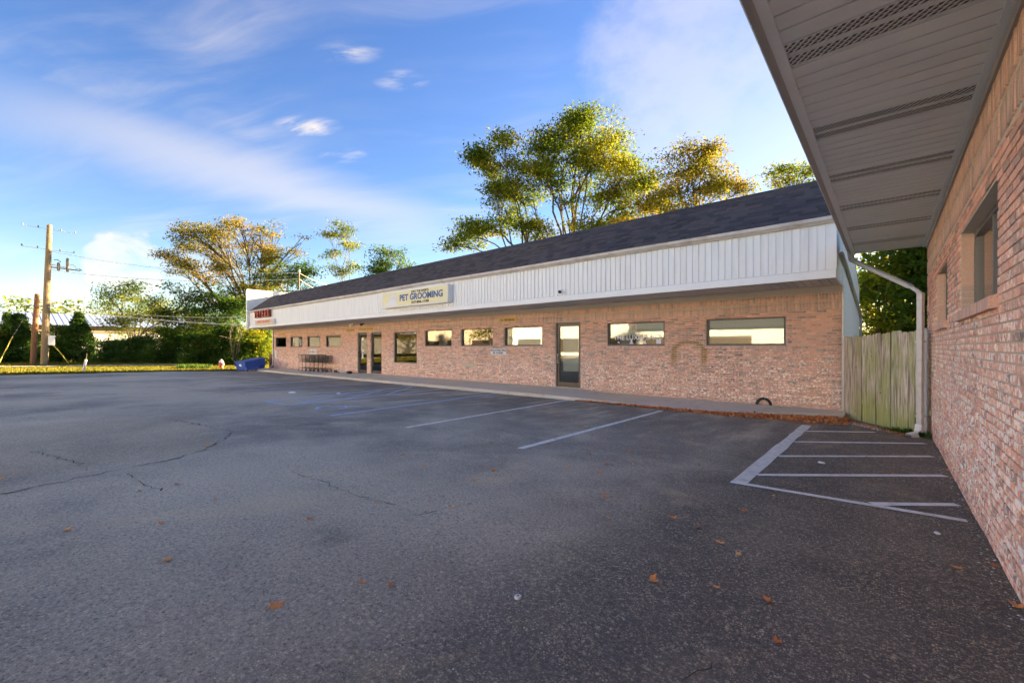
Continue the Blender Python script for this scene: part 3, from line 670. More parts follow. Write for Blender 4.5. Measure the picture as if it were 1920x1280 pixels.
for i, (s, e, b, t) in enumerate(doors):
    mb = MB(); y0, y1 = YW+.05, YW+.13; f = .045
    mb.box(s, s+f, y0, y1, b, t); mb.box(e-f, e, y0, y1, b, t); mb.box(s+f, e-f, y0, y1, t-f, t)
    dr = mb.build('door', M['bronze'], bld)
    mb = MB(); s2, e2, t2, b2, g2 = s+f+.006, e-f-.006, t-f-.006, b+.012, .065
    mb.box(s2, s2+g2, y0+.012, y1-.02, b2, t2); mb.box(e2-g2, e2, y0+.012, y1-.02, b2, t2); mb.box(s2+g2, e2-g2, y0+.013, y1-.021, t2-.09, t2); mb.box(s2+g2, e2-g2, y0+.013, y1-.021, b2, b2+.16)
    mb.build('leaf_frame', M['bronze'], dr)
    MB().box(s2+g2-.005, e2-g2+.005, YW+.095, YW+.102, b2+.15, t2-.08).build('pane', M['glass'], dr)
    MB().tube([(s2+.033, y0, -.55), (s2+.033, y0-.06, -.55), (s2+.033, y0-.06, -.25), (s2+.033, y0, -.25)], .014, 8).build('handle', M['galv'] if i == 2 else M['black'], dr)
    mb = MB().box(s, e, YW-.06, YW+.16, b-.06, b); mb.build('threshold', M['grey_trim'], dr)
    if i == 2:
        MB().quad((s2+g2, YW+.30, b2+.55), (e2-g2, YW+.30, b2+.55), (e2-g2, YW+.27, t2-.09), (s2+g2, YW+.27, t2-.09)).build('shade', M['blind'], dr)
    if i == 0:
        mb = MB(); cxx = (s2+e2)/2
        for zz_, r in ((.45, .10), (.18, .07), (-.18, .075)):
            mb.prism([(cxx-.1+r*math.cos(t), YW+.092, zz_+r*math.sin(t)) for t in [k*math.pi/5 for k in range(10)]], (0, -.003, 0))
        mb.box(cxx-.19, cxx-.05, YW+.089, YW+.092, -.62, -.34); mb.build('sticker', M['sign_white'], dr)

# fascia: backing, bottom board, panels, corner trims
YF = 11.29
def ribbon(mb, prof, x0, x1, n=24, f=zf, wob=0.):
    """profile of (y, z) points drawn along X"""
    xs = np.linspace(x0, x1, n+1); rows = []
    for X in xs:
        dz = wob*math.sin(X*.55)*math.sin(X*.17+1); rows.append([(X, y, f(X, z)+dz) for y, z in prof])
    for p, q in zip(rows, rows[1:]):
        for i in range(len(prof)-1): mb.quad(p[i], q[i], q[i+1], p[i+1])
    for r in (rows[0], rows[-1]): mb.add(r, [tuple(range(len(r)))])
    return mb
fas = ribbon(MB(), [(YF+.024, 1.475), (YF+.024, 2.70), (YF+.10, 2.70), (YF+.10, 1.475)], XL, XR).build('fascia', M['grey_trim'], bld)
ribbon(MB(), [(YF+.02, 1.452), (YF-.015, 1.452), (YF-.015, 1.622), (YF+.02, 1.632)], XL, XR+.003).build('bottom_board', M['white_trim'], fas)
PW = .152; me = mesh('siding_panel', [(0, 0, 0), (.010, .004, 0), (.014, -.018, 0), (.07, -.016, 0), (.138, -.018, 0), (.142, .004, 0), (PW, 0, 0)]+[(x, y, 1) for x, y in ((0, 0), (.010, .004), (.014, -.018), (.07, -.016), (.138, -.018), (.142, .004), (PW, 0))],
                     [(i, i+1, i+8, i+7) for i in range(6)], M['white_panel'])
X = XL+.08
while X+PW < XR-.02:
    z0_, z1_ = zf(X, 1.632), zf(X, 2.64)
    obj('siding_panel', me, fas, (X, YF+.018, z0_), (0, 0, 0), (1, 1, z1_-z0_)); X += PW
mb = MB(); mb.box(X-.002, XR+.012, YF-.006, YF+.05, 1.63, 2.62); mb.build('corner_trim', M['white_trim'], fas)
# gutter
ribbon(MB(), [(YF+.03, 2.60), (YF-.06, 2.60), (YF-.085, 2.64), (YF-.115, 2.665), (YF-.115, 2.735), (YF-.10, 2.74), (YF-.10, 2.70), (YF+.03, 2.70)], XL-.12, XR+.06, 90, wob=.012).build('gutter', M['gutter'], bld)
# soffit boards and frieze board
sofL = ribbon(MB(), [(YF+.02, 1.505), (YF+.02, 1.515), (YW-.02, 1.515), (YW-.02, 1.505)], XL, XR).build('soffit', M['recess_shade'], bld)  # backing coloured dark so the board gaps look shaded
SW = .1675
def soffit_board(name, w_, l, mat): return mesh(name, [(.008, 0, .02), (.013, 0, 0), (w_-.005, 0, 0), (w_, 0, .006), (.008, l, .02), (.013, l, 0), (w_-.005, l, 0), (w_, l, .006)], [(0, 1, 5, 4), (1, 2, 6, 5), (2, 3, 7, 6)], mat)
def vent_board(name, w_, l, mat, mat2):
    """perforated board: recess coloured dark for shade with rows of small pressed louvres"""
    mb = MB().add([(.008, 0, .02), (.013, 0, 0), (.022, 0, 0), (.022, 0, .012), (w_-.012, 0, .012), (w_-.012, 0, 0), (w_, 0, 0)]+[(x, l, z) for x, z in ((.008, .02), (.013, 0), (.022, 0), (.022, .012), (w_-.012, .012), (w_-.012, 0), (w_, 0))], [(k, k+1, k+8, k+7) for k in range(6)])
    rows_ = 5; p = .046; w2 = w_-.034; idx = [1, 1, 1, 0, 1, 1]
    for r_ in range(rows_):
        cxx = .022+w2*(r_+.5)/rows_; hw = w2/rows_*.42
        for i in range(int((l-.04)/p)):
            y = .02+i*p+(p/2 if r_ % 2 else 0)
            if y+p > l: continue
            mb.add([(cxx-hw, y+.003, .008), (cxx+hw, y+.003, .008), (cxx+hw*.75, y+p*.62, -.003), (cxx-hw*.75, y+p*.62, -.003)], [(0, 1, 2, 3)]); idx.append(1)
        if r_: x_ = .022+w2*r_/rows_; mb.add([(x_-.0025, 0, -.001), (x_+.0025, 0, -.001), (x_+.0025, l, -.001), (x_-.0025, l, -.001)], [(0, 1, 2, 3)]); idx.append(1)
    me = mb.me(name, mat); me.materials.append(mat2); me.polygons.foreach_set('material_index', idx); return me
sb = soffit_board('soffit_board', SW, YW-.03-YF-.03, M['soffit_left']); vb = vent_board('vent_board', SW, YW-.03-YF-.03, M['recess_shade'], M['soffit_left'])
i = 0; X = XR-SW-.01
while X > XL:
    v = (i % 9) in (5, 6); obj('vent_board' if v else 'soffit_board', vb if v else sb, sofL, (X, YF+.03, zf(X, 1.478))); X -= SW; i += 1
ribbon(MB(), [(YW-.005, 1.315), (YW-.03, 1.315), (YW-.03, 1.476), (YW-.005, 1.476)], XL, XR).build('frieze_board', M['grey_trim'], bld)
# end returns
mb = MB(); mb.box(XR-.04, XR, YF+.10, YW, 1.465, 2.70); mb.build('end_panel', M['white_trim'], bld)
# roof: deck, shingles, ridge cap
RY0, RZ0, RY1, RZ1 = YF-.09, 2.70, 12.75, 4.0
mb = MB(); ribbon(mb, [(RY0+.03, RZ0-.01), (RY1, RZ1-.012), (20.95, 2.35), (20.95, 2.25), (RY1, RZ1-.25), (RY0+.12, RZ0-.05)], XL, XR-.002, 8)
roof = mb.build('roof', M['dark_roof'], bld)
slope = math.hypot(RY1-RY0, RZ1-RZ0); NC = 15; EX = slope/NC; uy, uz = (RY1-RY0)/slope, (RZ1-RZ0)/slope
tabs = []
for r in range(NC):
    a = XL-random.uniform(0, .3)
    while a < XR:
        wd = random.choice((.16, .22, .28, .32, .36)); s, e = max(a, XL), min(a+wd, XR)
        if e-s > .03: tabs.append((s+.002, e-.002, r*EX, (r+1)*EX+.02, random.choice((.004, .006, .009))))
        a += wd
def shingle_verts(t):
    s, e, u0, u1, th = t; out = []
    for a, u, h in ((s, u0, th), (e, u0, th), (e, u1, .001), (s, u1, .001), (s, u0, -.002), (e, u0, -.002)):
        out.append((a, RY0+uy*u-uz*h, zf(a, RZ0+uz*u)+uy*h))
    return out
key = sorted(range(len(tabs)), key=lambda i: -(tabs[i][1]-tabs[i][0])/max(1, px(tabs[i][0], RY0, 3)[2])**2 if tabs[i][0] > -9 else 1)
key = [i for i in key if px(tabs[i][1], RY0, 3)[0] < 1560][:300]; ks = set(key)
V = []; F = []
for i, t in enumerate(tabs):
    v = shingle_verts(t)
    if i in ks: obj('shingle', mesh('shingle', v, [(0, 1, 2, 3), (4, 5, 1, 0)], M['shingle']), roof)
    else:
        b = len(V); V += v; F += [(b, b+1, b+2, b+3), (b+4, b+5, b+1, b)]
o = obj('shingles', idmesh('shingles', V, F, M['shingle']), roof); o['kind'] = 'stuff'
ribbon(MB(), [(RY1-.14, RZ1-.105), (RY1-.14, RZ1-.085), (RY1, RZ1+.02), (RY1+.16, RZ1-.02)], XL, XR, 24).build('ridge_cap', M['shingle'], roof)
# white side wall towards the gap
mb = MB(); mb.add([(XR, YW+.001, -1.7), (XR, 20.8, -1.7), (XR, 20.8, 2.25), (XR, RY1, 3.78), (XR, RY1-.0, 3.78), (XR, YW+.001, 3.75)], [(0, 1, 2, 3, 5)])
endw = mb.build('end_wall', M['white_trim'], bld)
me = mesh('end_siding', [(0, 0, 0), (.012, .004, 0), (.012, .288, 0), (0, .30, 0), (0, 0, 1), (.012, .004, 1), (.012, .288, 1), (0, .30, 1)], [(0, 1, 5, 4), (1, 2, 6, 5), (2, 3, 7, 6)], M['white_panel'])
for i in range(26):
    y = YW+.05+i*.30; top = 3.7-(y+.3-RY1)*.19
    obj('siding_panel', me, endw, (XR+.001, y, -1.6), (0, 0, 0), (1, 1, top+1.6))
MB().tube([(XR+.05, 11.95, 2.05), (XR+.05, 13.1, 1.98), (XR+.06, 20.3, 1.22), (XR+.06, 20.7, 1.1), (XR+.06, 20.7, -.6)], .045, 8).build('drain_pipe', M['grey_trim'], bld)
MB().box(XR-.001, XR+.03, YW-.012, YW+.05, -1.6, 1.46).build('corner_post', M['galv'], bld)
# raised white parapet at the far end
par = MB().box(XL-.16, XL-.02, YF-.13, 15.5, 1.30, 4.06).build('parapet', M['white_trim'], bld)
me = mesh('parapet_panel', [(0, 0, 0), (.012, .008, 0), (.012, .142, 0), (0, .152, 0), (0, 0, 1), (.012, .008, 1), (.012, .142, 1), (0, .152, 1)], [(0, 1, 5, 4), (1, 2, 6, 5), (2, 3, 7, 6)], M['white_panel'])
for i in range(29): obj('siding_panel', me, par, (XL-.02, YF-.05+i*.152, 2.0), (0, 0, 0), (1, 1, 2.04))
MB().box(XL-.18, XL, YF-.15, 15.55, 4.062, 4.10).build('coping', M['white_trim'], par)
MB().box(XL-.175, XL+.005, YF-.16, YF-.10, 1.28, 4.06).build('edge_trim', M['white_trim'], par)
MB().tube([(XL+.02, YW-.06, 1.25), (XL+.02, YW-.06, -1.30), (XL+.0, YW-.22, -1.42)], .05, 8).build('downspout', M['galv'], bld)
# conduits along the wall: cream tube channels
for x0, x1, z in ((-9.04, -2.87, 1.09), (-20.22, -12.62, 1.03), (-31.6, -24.36, .98)):
    tag(MB().box(x0, x1, YW-.055, YW-.008, z-.022, z+.022).build('light_channel', M['conduit']), {-9.04: 'cream light channel on the wall above the frosted glass door', -20.22: 'cream light channel on the wall above the tall square window', -31.6: 'cream light channel on the wall above the shopping carts'}[x0], 'light channel', 'light channels along the brick wall')

# ------------------------------------------------------------------ signs on the long building
sg = tag(empty('box_sign', (-14.96, 11.05, 2.08)), 'cream lightbox sign with blue pet grooming lettering and a white dog', 'sign')
sw, sh = 4.44, .70
MB().box(-sw/2, sw/2, 0, .235, -sh/2, sh/2).build('cabinet', M['sign_white'], sg, bevel=.012)
MB().box(-sw/2+.06, sw/2-.06, -.006, .002, -sh/2+.05, sh/2-.05).build('face', M['sign_cream'], sg)
text('lettering', 'PET GROOMING', .36, M['sign_blue'], sg, (.52, -.012, .01), bold=.011, sx=1.06)
text('lettering', 'JUST THE BASICS', .125, M['sign_black'], sg, (.50, -.012, .225), bold=.003, sx=1.2)
text('lettering', '317-856-1100', .135, M['sign_black'], sg, (.50, -.012, -.215), bold=.005, sx=1.5)
dog = [(-1.95, -.27), (-1.94, -.16), (-1.83, -.13), (-1.72, -.10), (-1.62, .02), (-1.58, .14), (-1.50, .22), (-1.42, .25), (-1.30, .26), (-1.24, .20), (-1.17, .13), (-1.16, .02), (-1.12, -.10), (-1.08, -.27)]
mb = MB(); mb.prism([(x, -.008, z) for x, z in dog], (0, -.006, 0)); mb.build('dog_silhouette', M['sign_white'], sg)
mb = MB()
for x in (-1.9, -.6, .6, 1.9): mb.box(x-.04, x+.04, .2, .30, -.04, .04)
mb.build('bracket', M['grey_trim'], sg)
sg = tag(empty('letter_sign', (-31.3, 11.1, 2.02)), 'red raised letters over a small cream name board at the far end of the fascia', 'sign')
for i, ch in enumerate('YETEES'):
    x = -1.2+i*.44; l = text('letter', ch, .66, M['letter_side'], sg, (x, .05, .17), ext=.09, bold=.012, sx=.92)
    text('letter_face', ch, .62, M['letter_red'], l, (0, 0, .092), rot=(0, 0, 0), ext=.003, bold=.008)
MB().box(-1.35, 1.75, .02, .18, -.50, -.17).build('name_board', M['sign_white'], sg, bevel=.01)
MB().box(-1.30, 1.70, .012, .022, -.46, -.21).build('name_board_face', M['blind_warm'], sg)
text('lettering', 'AFRICAN MART', .25, M['letter_red'], sg, (.2, .008, -.335), bold=.004, sx=1.25)
def plaque(xc, z, w_, h, label, mat, txt=None, tm='sign_black', strokes=0, cat='sign', tsize=.1):
    o = tag(empty('wall_sign', (xc, YW-.03, z)), label, cat)
    MB().box(-w_/2, w_/2, 0, .021, -h/2, h/2).build('board', M[mat], o, bevel=.003)
    if txt:
        for i, t in enumerate(txt): text('lettering', t, tsize, M[tm], o, (0, -.002, h*.22-i*h*.44 if len(txt) > 1 else 0), bold=.0025, sx=1.02, ext=.002)
    if strokes:
        mb = MB(); x = -w_/2+.06
        while x < w_/2-.08:
            ww = random.uniform(.012, .035)
            if random.random() < .82: mb.box(x, x+ww, -.003, .001, -h*.28, h*.28*random.uniform(.6, 1))
            x += ww+random.uniform(.012, .03)
        mb.build('lettering', M[tm], o)['kind'] = 'stuff'
    return o
plaque(-11.31, 1.08, .96, .15, 'yellow name plate under the eave over a window left of the frosted door', 'plaque', strokes=1)
plaque(-11.81, -.175, .84, .24, 'white towing notice with two black lines of text below the windows', 'sign_white', ['VIOLATORS WILL', 'BE TOWED'], tsize=.105)
plaque(-13.47, -.75, .93, .13, 'blank cream plate low on the brick wall', 'conduit')
plaque(-23.25, .97, .95, .12, 'short yellow name plate left of the paired doors', 'plaque', strokes=1)
plaque(-21.6, .985, 1.6, .14, 'long yellow name plate over the paired doors', 'plaque', strokes=1)
plaque(-32.6, .95, .75, .14, 'small yellow name plate at the far end of the brick wall', 'plaque')
plaque(-27.9, -.28, .9, .30, 'white paper notice over the shopping carts', 'sign_white', strokes=1, tm='cart_grey')
plaque(-33.75, -.5, .3, .62, 'narrow white notice near the far corner of the wall', 'sign_white', strokes=0)
# window lettering
s, e, b, t = wins[8]; wn = WOBJ[8]
text('window_lettering', 'THE LUXE PLACE', .205, M['sign_white'], wn, ((s+e)/2+.03, YW+.082, b+.255), ext=.001, bold=.003, sx=1.02)
text('window_lettering', 'TL', .38, M['blind_warm'], wn, ((s+e)/2-.06, YW+.082, t-.22), ext=.001, bold=.004, sx=.95)
mb = MB(); y = YW+.084; zi = b+.115
for k, cxx in enumerate((s+.35, s+.80, s+1.22, s+1.68)):
    if k == 0: mb.prism([(cxx-.05, y, zi-.03), (cxx+.05, y, zi-.03), (cxx+.02, y, zi+.02), (cxx-.02, y, zi+.02)], (0, -.002, 0))
    if k == 1: mb.prism([(cxx-.08, y, zi-.055), (cxx+.08, y, zi-.055), (cxx+.02, y, zi+.02), (cxx+.04, y, zi+.075), (cxx-.04, y, zi+.075), (cxx-.02, y, zi+.02)], (0, -.002, 0))
    if k == 2: mb.prism([(cxx+.02, y, zi-.055), (cxx+.08, y, zi-.055), (cxx+.04, y, zi+.0), (cxx+.07, y, zi+.09), (cxx+.0, y, zi+.02), (cxx-.07, y, zi+.09), (cxx-.05, y, zi)], (0, -.002, 0))
    if k == 3: mb.box(cxx-.075, cxx+.075, y-.002, y, zi-.055, zi+.075)
mb.build('window_symbol', M['sign_white'], wn)
# small fittings
p = onY(1050, 546, YF-.02)
cm = tag(empty('security_camera', (p.x, YF-.01, p.z)), 'small dark security camera on the white fascia', 'camera')
MB().box(-.05, .05, -.03, .012, -.05, .05).build('mount', M['sign_white'], cm); MB().tube([(0, -.03, 0), (.02, -.10, -.02), (.10, -.16, -.05)], [.025, .03, .045], 10).build('body', M['black'], cm)
for x, lab, mt in ((-22.9, 'pale floodlight under the eave left of the paired doors', 'sign_white'), (-21.75, 'black floodlight under the eave above the paired doors', 'black')):
    cm = tag(empty('flood_light', (x, YW-.06, 1.30)), lab, 'light')
    MB().box(-.05, .05, 0, .035, -.06, .06).build('mount', M['grey_trim'], cm); MB().tube([(0, .01, 0), (0, -.08, -.02), (.0, -.19, -.07)], [.03, .04, .085], 10).build('lamp_head', M[mt], cm)
cm = tag(empty('pipe_ring', (-2.45, YW-.03, -1.50)), 'black half ring of pipe at the foot of the brick wall', 'pipe')
MB().tube([(.16*math.cos(t), 0, .17*math.sin(t)) for t in [math.pi*k/12 for k in range(13)]], .035, 8).build('ring', M['black'], cm, smooth=True)
cm = tag(empty('low_rail', (-23.3, 12.45, swall(-23.3))), 'low grey bar on two black feet on the pavement by the doors', 'rail')
MB().tube([(-.75, 0, .09), (.75, 0, .09)], .04, 8).build('bar', M['galv'], cm)
for s_ in (-.7, .7): MB().box(s_-.12, s_+.12, -.12, .12, 0, .13).build('foot', M['black'], cm, bevel=.02)

# shopping carts
def cart(name, loc, grey):
    o = tag(empty(name, loc), 'black wire shopping cart nested in the row against the brick wall', 'shopping cart', 'shopping carts nested against the wall')
    L_, W_ = .95, .52; m = M['cart']
    for s_ in (-1, 1):
        MB().tube([(-.46, s_*.24, .98), (-.40, s_*.24, .55), (-.44, s_*.24, .13)], .013, 6).build('frame', M['cart_grey' if grey else 'cart'], o)
        MB().tube([(-.44, s_*.24, .16), (.0, s_*.22, .20), (.42, s_*.16, .16)], .013, 6).build('base_rail', m, o)
    MB().tube([(-.50, -.27, 1.0), (-.50, .27, 1.0)], .018, 8).build('handle', M['black'], o)
    mb = MB()
    for z, x0, x1, y in ((.95, -.46, .48, .26), (.84, -.44, .465, .252), (.74, -.43, .45, .245), (.64, -.42, .43, .238), (.55, -.40, .41, .23)):
        for s_ in (-1, 1): mb.tube([(x0, s_*y, z), (x1, s_*y*.8, z)], .006, 4)
        mb.tube([(x1, -y*.8, z), (x1, y*.8, z)], .006, 4); mb.tube([(x0, -y, z), (x0, y, z)], .006, 4)
    for i in range(12):
        t = i/11; xt = -.46+.94*t; xb = -.40+.81*t
        for s_ in (-1, 1): mb.tube([(xb, s_*.23*(1-.2*t), .55), (xt, s_*.26*(1-.2*t), .95)], .005, 4)
    for i in range(9): mb.tube([(-.40, -.22+i*.055, .55), (.41, (-.22+i*.055)*.8, .55)], .005, 4)
    for i in range(7): mb.tube([(.41, -.17+i*.057, .55), (.48, -.19+i*.063, .95)], .005, 4)
    mb.build('basket', m, o)
    mb = MB()
    for i in range(6): mb.tube([(-.42, -.2+i*.08, .20), (.40, (-.2+i*.08)*.7, .21)], .006, 4)
    mb.build('lower_rack', m, o)
    for x in (-.43, .41):
        for s_ in (-1, 1):
            y = s_*(.24 if x < 0 else .16); wv = MB().lathe([(.0, -.016), (.055, -.016), (.062, -.008), (.062, .008), (.055, .016), (0, .016)], n=12)
            wv.build('wheel', M['black'], o, loc=(x, y, .062), rot=(math.pi/2, 0, 0))
    return o
for i in range(6):
    X = -27.9+i*.47+(.25 if i > 2 else 0); cart('shopping_cart', (X, 12.42, swall(X)-.004), i in (0, 3))

# ------------------------------------------------------------------ right-hand brick building
XW = .61; YE = 12.1; YB = -5.0
rb = tag(empty('corner_building', (0, 0, 0)), 'brick building beside the white hatching with a deep grey slatted eave', 'building')
opR = [(4.68, 6.86, .40, 1.24), (8.2, 9.95, .38, 1.20), (-1.0, 1.2, .40, 1.24)]
ptR = lambda a, d, z: (XW-d, a, z)
mb = MB(); holed_wall(mb, YB, YE, -1.75, 2.1, opR, ptR, .17); mb.quad((XW, YE, -1.75), (9, YE, -1.75), (9, YE, 2.1), (XW, YE, 2.1)); mb.quad((XW, YB, -1.75), (9, YB, -1.75), (9, YB, 2.1), (XW, YB, 2.1)); mb.quad((9, YB, -1.75), (9, YE, -1.75), (9, YE, 2.1), (9, YB, 2.1))
wallR = mb.build('brick_wall', M['mortar'], rb)
placeR = lambda a, d, z: np.stack([XW-d, a, z], 1)
rowsR = lay(YB, YE-.005, -1.70, 1.425, BL, BH, WB0, opR)
def rankR(b):
    p = px(XW, (b[0]+b[1])/2, (b[2]+b[3])/2)
    if p[2] < .5 or not (0 < p[0] < 1925 and 0 < p[1] < 1280): return 1e6+p[2]
    return p[2]
brick_wall(wallR, rowsR, placeR, M['brick_right'], rankR, 300, None, -math.pi/2)
for z0_, z1_ in ((1.465, 1.70), (1.745, 1.98)):
    B = lay(YB, YE-.005, z0_, z1_, BH, z1_-z0_, z0_, [], True); vis = []; rest = []
    for q in B:
        p = px(XW, q[0], q[2]); (vis if (p[2] > .5 and p[0] < 1930 and q[0] < 7.5) else rest).append(q)
    V, F = brick_boxes(rest, placeR); o = obj('soldier_course', idmesh('soldier_course', V, F, M['soldier_right']), wallR); o['kind'] = 'stuff'
    for q in vis:
        V, F = brick_boxes([q], placeR); obj('brick', idmesh('brick', V, F, M['soldier_right']), wallR)
# brick reveals of the near windows, frame, pane, sill
for wi, (s, e, b, t) in enumerate(opR):
    z = b; i = 0
    mbk = MB(); f = .05; xa, xb = XW+.10, XW+.17
    mbk.box(xa, xb, s, e, b, b+f); mbk.box(xa, xb, s, e, t-f, t); mbk.box(xa+.001, xb-.001, s, s+f, b+f, t-f); mbk.box(xa+.001, xb-.001, e-f, e, b+f, t-f)
    mbk.box(xa+.002, xb-.002, (s+e)/2-.02, (s+e)/2+.02, b+f, t-f)
    wn = mbk.build('window', M['frame_grey'], rb)
    MB().box(XW+.135, XW+.141, s+f-.004, e-f+.004, b+f-.004, t-f+.004).build('pane', M['glass_clear'], wn)
    MB().quad((XW+.50, s-.2, b-.2), (XW+.50, e+.2, b-.2), (XW+.50, e+.2, b+.35), (XW+.50, s-.2, b+.35)).build('blind', M['blind'], wn)
    while z < t-.01:
        zt = min(z+BH, t)
        for yy, sg_ in ((e, -1), (s, 1)):
            d = random.gauss(.006, .001)
            mb = MB().box(XW+.006, XW+.098, min(yy, yy+sg_*d), max(yy, yy+sg_*d), z+.005, zt-.005); mb.build('reveal_brick', M['soldier_right'], wn)
        z = zt
    k = int((e-s+.1)/.07); ww = (e-s+.1)/k
    for i in range(k):
        y = s-.05+i*ww
        MB().add([(XW-.06, y+.004, b-.12), (XW+.09, y+.004, b-.10), (XW+.09, y+ww-.004, b-.10), (XW-.06, y+ww-.004, b-.12), (XW-.06, y+.004, b-.03), (XW+.09, y+.004, b+.003), (XW+.09, y+ww-.004, b+.003), (XW-.06, y+ww-.004, b-.03)], BF).build('sill_brick', M['soldier_right'], wn)
# dim room behind
mb = MB(); mb.quad((4, YB, -1.5), (4, YE, -1.5), (4, YE, 2), (4, YB, 2)); mb.quad((XW+.2, YB, -1.5), (4, YB, -1.5), (4, YE, -1.5), (XW+.2, YE, -1.5)); mb.quad((XW+.2, YB, 1.95), (4, YB, 1.95), (4, YE, 1.95), (XW+.2, YE, 1.95))
mb.build('room', M['interior'], rb)
# eave: boards, trim, gutter, roof
XE, ZS, YEND = -.60, 2.075, 12.33
sof = MB().box(XE, XW+.02, YB, YEND, ZS+.022, ZS+.036).build('soffit', M['recess_shade'], rb)  # dark backing paints the shade into the gaps between boards
sb2 = soffit_board('soffit_board', SW, XW-XE-.05, M['soffit']); vb2 = vent_board('vent_board', SW, XW-XE-.05, M['recess_shade'], M['soffit'])
k0 = int((3.49-YB)/SW)+1; y = 3.49-k0*SW; i = -k0
while y+SW < YEND:
    v = (i % 9) in (0, 1); obj('vent_board' if v else 'soffit_board', vb2 if v else sb2, sof, (XW-.03, y, ZS), (0, 0, math.pi/2)); y += SW; i += 1
MB().box(XW-.028, XW-.003, YB, YE+.01, 1.985, ZS+.012).build('frieze_board', M['grey_trim'], rb)
MB().box(XW-.075, XW-.028, YB, YEND, ZS-.012, ZS+.012).build('soffit_trim', M['soffit'], rb)
MB().box(XE-.012, XE+.055, YB, YEND, ZS-.014, ZS+.012).build('soffit_trim', M['soffit'], rb)
MB().box(XE-.03, XE-.012, YB, YEND, ZS-.02, ZS+.20).build('fascia_board', M['grey_trim'], rb)
MB().prism([(XE-.030, YB, ZS+.05), (XE-.085, YB, ZS+.05), (XE-.105, YB, ZS+.09), (XE-.115, YB, ZS+.17), (XE-.030, YB, ZS+.17)], (0, YEND-YB, 0)).build('gutter', M['grey_trim'], rb)
MB().add([(XE-.06, YB-.2, ZS+.19), (XE-.06, YEND+.03, ZS+.19), (5, YEND+.03, 4.1), (5, YB-.2, 4.1), (10, YB-.2, 2.4), (10, YEND+.03, 2.4)], [(0, 1, 2, 3), (3, 2, 5, 4)]).build('roof', M['shingle'], rb)
MB().add([(XE-.03, YEND, ZS), (XE-.03, YEND, ZS+.2), (5, YEND, 4.08), (9.2, YEND, 2.6), (9.2, YEND, ZS)], [(0, 1, 2, 3, 4)]).build('gable', M['soffit'], rb)
# downspout: rectangular pipe with ribs, elbow, shoe
def rect_pipe(pts, a, b):
    mb = MB(); n = len(pts); pts = [Vector(p) for p in pts]; rings = []
    for i, p in enumerate(pts):
        d = (pts[min(i+1, n-1)]-pts[max(i-1, 0)]).normalized(); side_ = Vector((.62, .78, 0)) if abs(d.z) > .5 else d.cross(Vector((0, 0, 1))).normalized()
        if abs(d.z) > .5: side_ = Vector((.80, -.60, 0))
        else: side_ = d.cross(Vector((0, 0, 1))).normalized()
        nn = d.cross(side_).normalized(); rings.append([p+side_*a*s1+nn*b*s2 for s1, s2 in ((-1, -1), (-.3, -1), (-.2, -.75), (.2, -.75), (.3, -1), (1, -1), (1, 1), (-1, 1))])
    for p, q in zip(rings, rings[1:]):
        for k in range(8): mb.quad(p[k], p[(k+1) % 8], q[(k+1) % 8], q[k])
    return mb
ds = tag(empty('downspout', (.45, 10.9, -1.6)), 'pale metal rain pipe leading from the grey eave down past the fence', 'rain pipe')
A = Vector((-.63, 12.15, ZS+.02)); B1 = Vector((-.60, 12.05, 1.90)); E1 = Vector((.33, 10.98, 1.12)); E2 = Vector((.45, 10.84, .98))
off = Vector((.45, 10.9, -1.6))
rect_pipe([A-off, B1-off], .045, .035).build('outlet', M['galv'], ds); rect_pipe([B1-off, E1-off], .042, .034).build('sloping_pipe', M['galv'], ds)
rect_pipe([E1-off, E1.lerp(E2, .35)-off, E1.lerp(E2, .7)-off+Vector((.01, 0, -.01)), E2-off, E2-off-Vector((0, 0, .12))], .045, .036).build('elbow', M['galv'], ds)
rect_pipe([E2-off-Vector((0, 0, .12)), Vector((.44, 10.82, -1.40))-off], .043, .034).build('pipe', M['galv'], ds)
for z in (.1, -1.25): MB().box(-.06, .06, -.055, .045, -.02, .02).build('strap', M['galv'], ds, loc=(.0, -.07, z+1.6), rot=(0, 0, -.64))
rect_pipe([Vector((.44, 10.82, -1.40))-off, Vector((.43, 10.80, -1.50))-off, Vector((.38, 10.74, -1.575))-off, Vector((.28, 10.64, -1.60))-off], .055, .042).build('shoe', M['sign_white'], ds)

# ------------------------------------------------------------------ fence across the gap
fe = tag(empty('wooden_fence', (-.8, 12.7, -1.64)), 'weathered wooden plank fence with green moss closing the gap between the buildings', 'fence')
f0, f1 = Vector((-.80, 12.72, 0)), Vector((.57, 10.98, 0)); fl = (f1-f0).length; fd = (f1-f0).normalized(); fn = Vector((fd.y, -fd.x, 0)); ang = math.atan2(fd.y, fd.x)
x = 0; i = 0
while x < fl-.05:
    wd = random.choice((.125, .135, .14, .15)); last = x+wd*1.6 > fl; wd = min(wd, fl-x)
    zt = .25+.09*x/fl+random.uniform(-.028, .028); pos = f0+fd*x
    zb = gz(pos.y)+.01; c = .012; th = .018
    mb = MB(); prof = [(0.004, zb), (wd-.006, zb), (wd-.006, zt-.03), (wd-.03, zt), (.03, zt), (.002, zt-.03)]
    mb.prism([(a, 0, z) for a, z in prof], (0, th, 0))
    o = mb.build('plank', M['fence_pale'] if last else M['fence'], fe); o.location = (pos.x-fe.location.x-random.uniform(0, .03)*fn.x, pos.y-fe.location.y, 1.64)
    o.rotation_euler = (random.gauss(0, .008), random.gauss(0, .010), ang); x += wd; i += 1
for z in (-1.2, -.3): 
    mb = MB().box(0, fl, .02, .06, -.045, .045); o = mb.build('rail', M['fence'], fe); o.location = (0+.02*fd.x, .02, z+1.64); o.rotation_euler = (0, 0, ang)

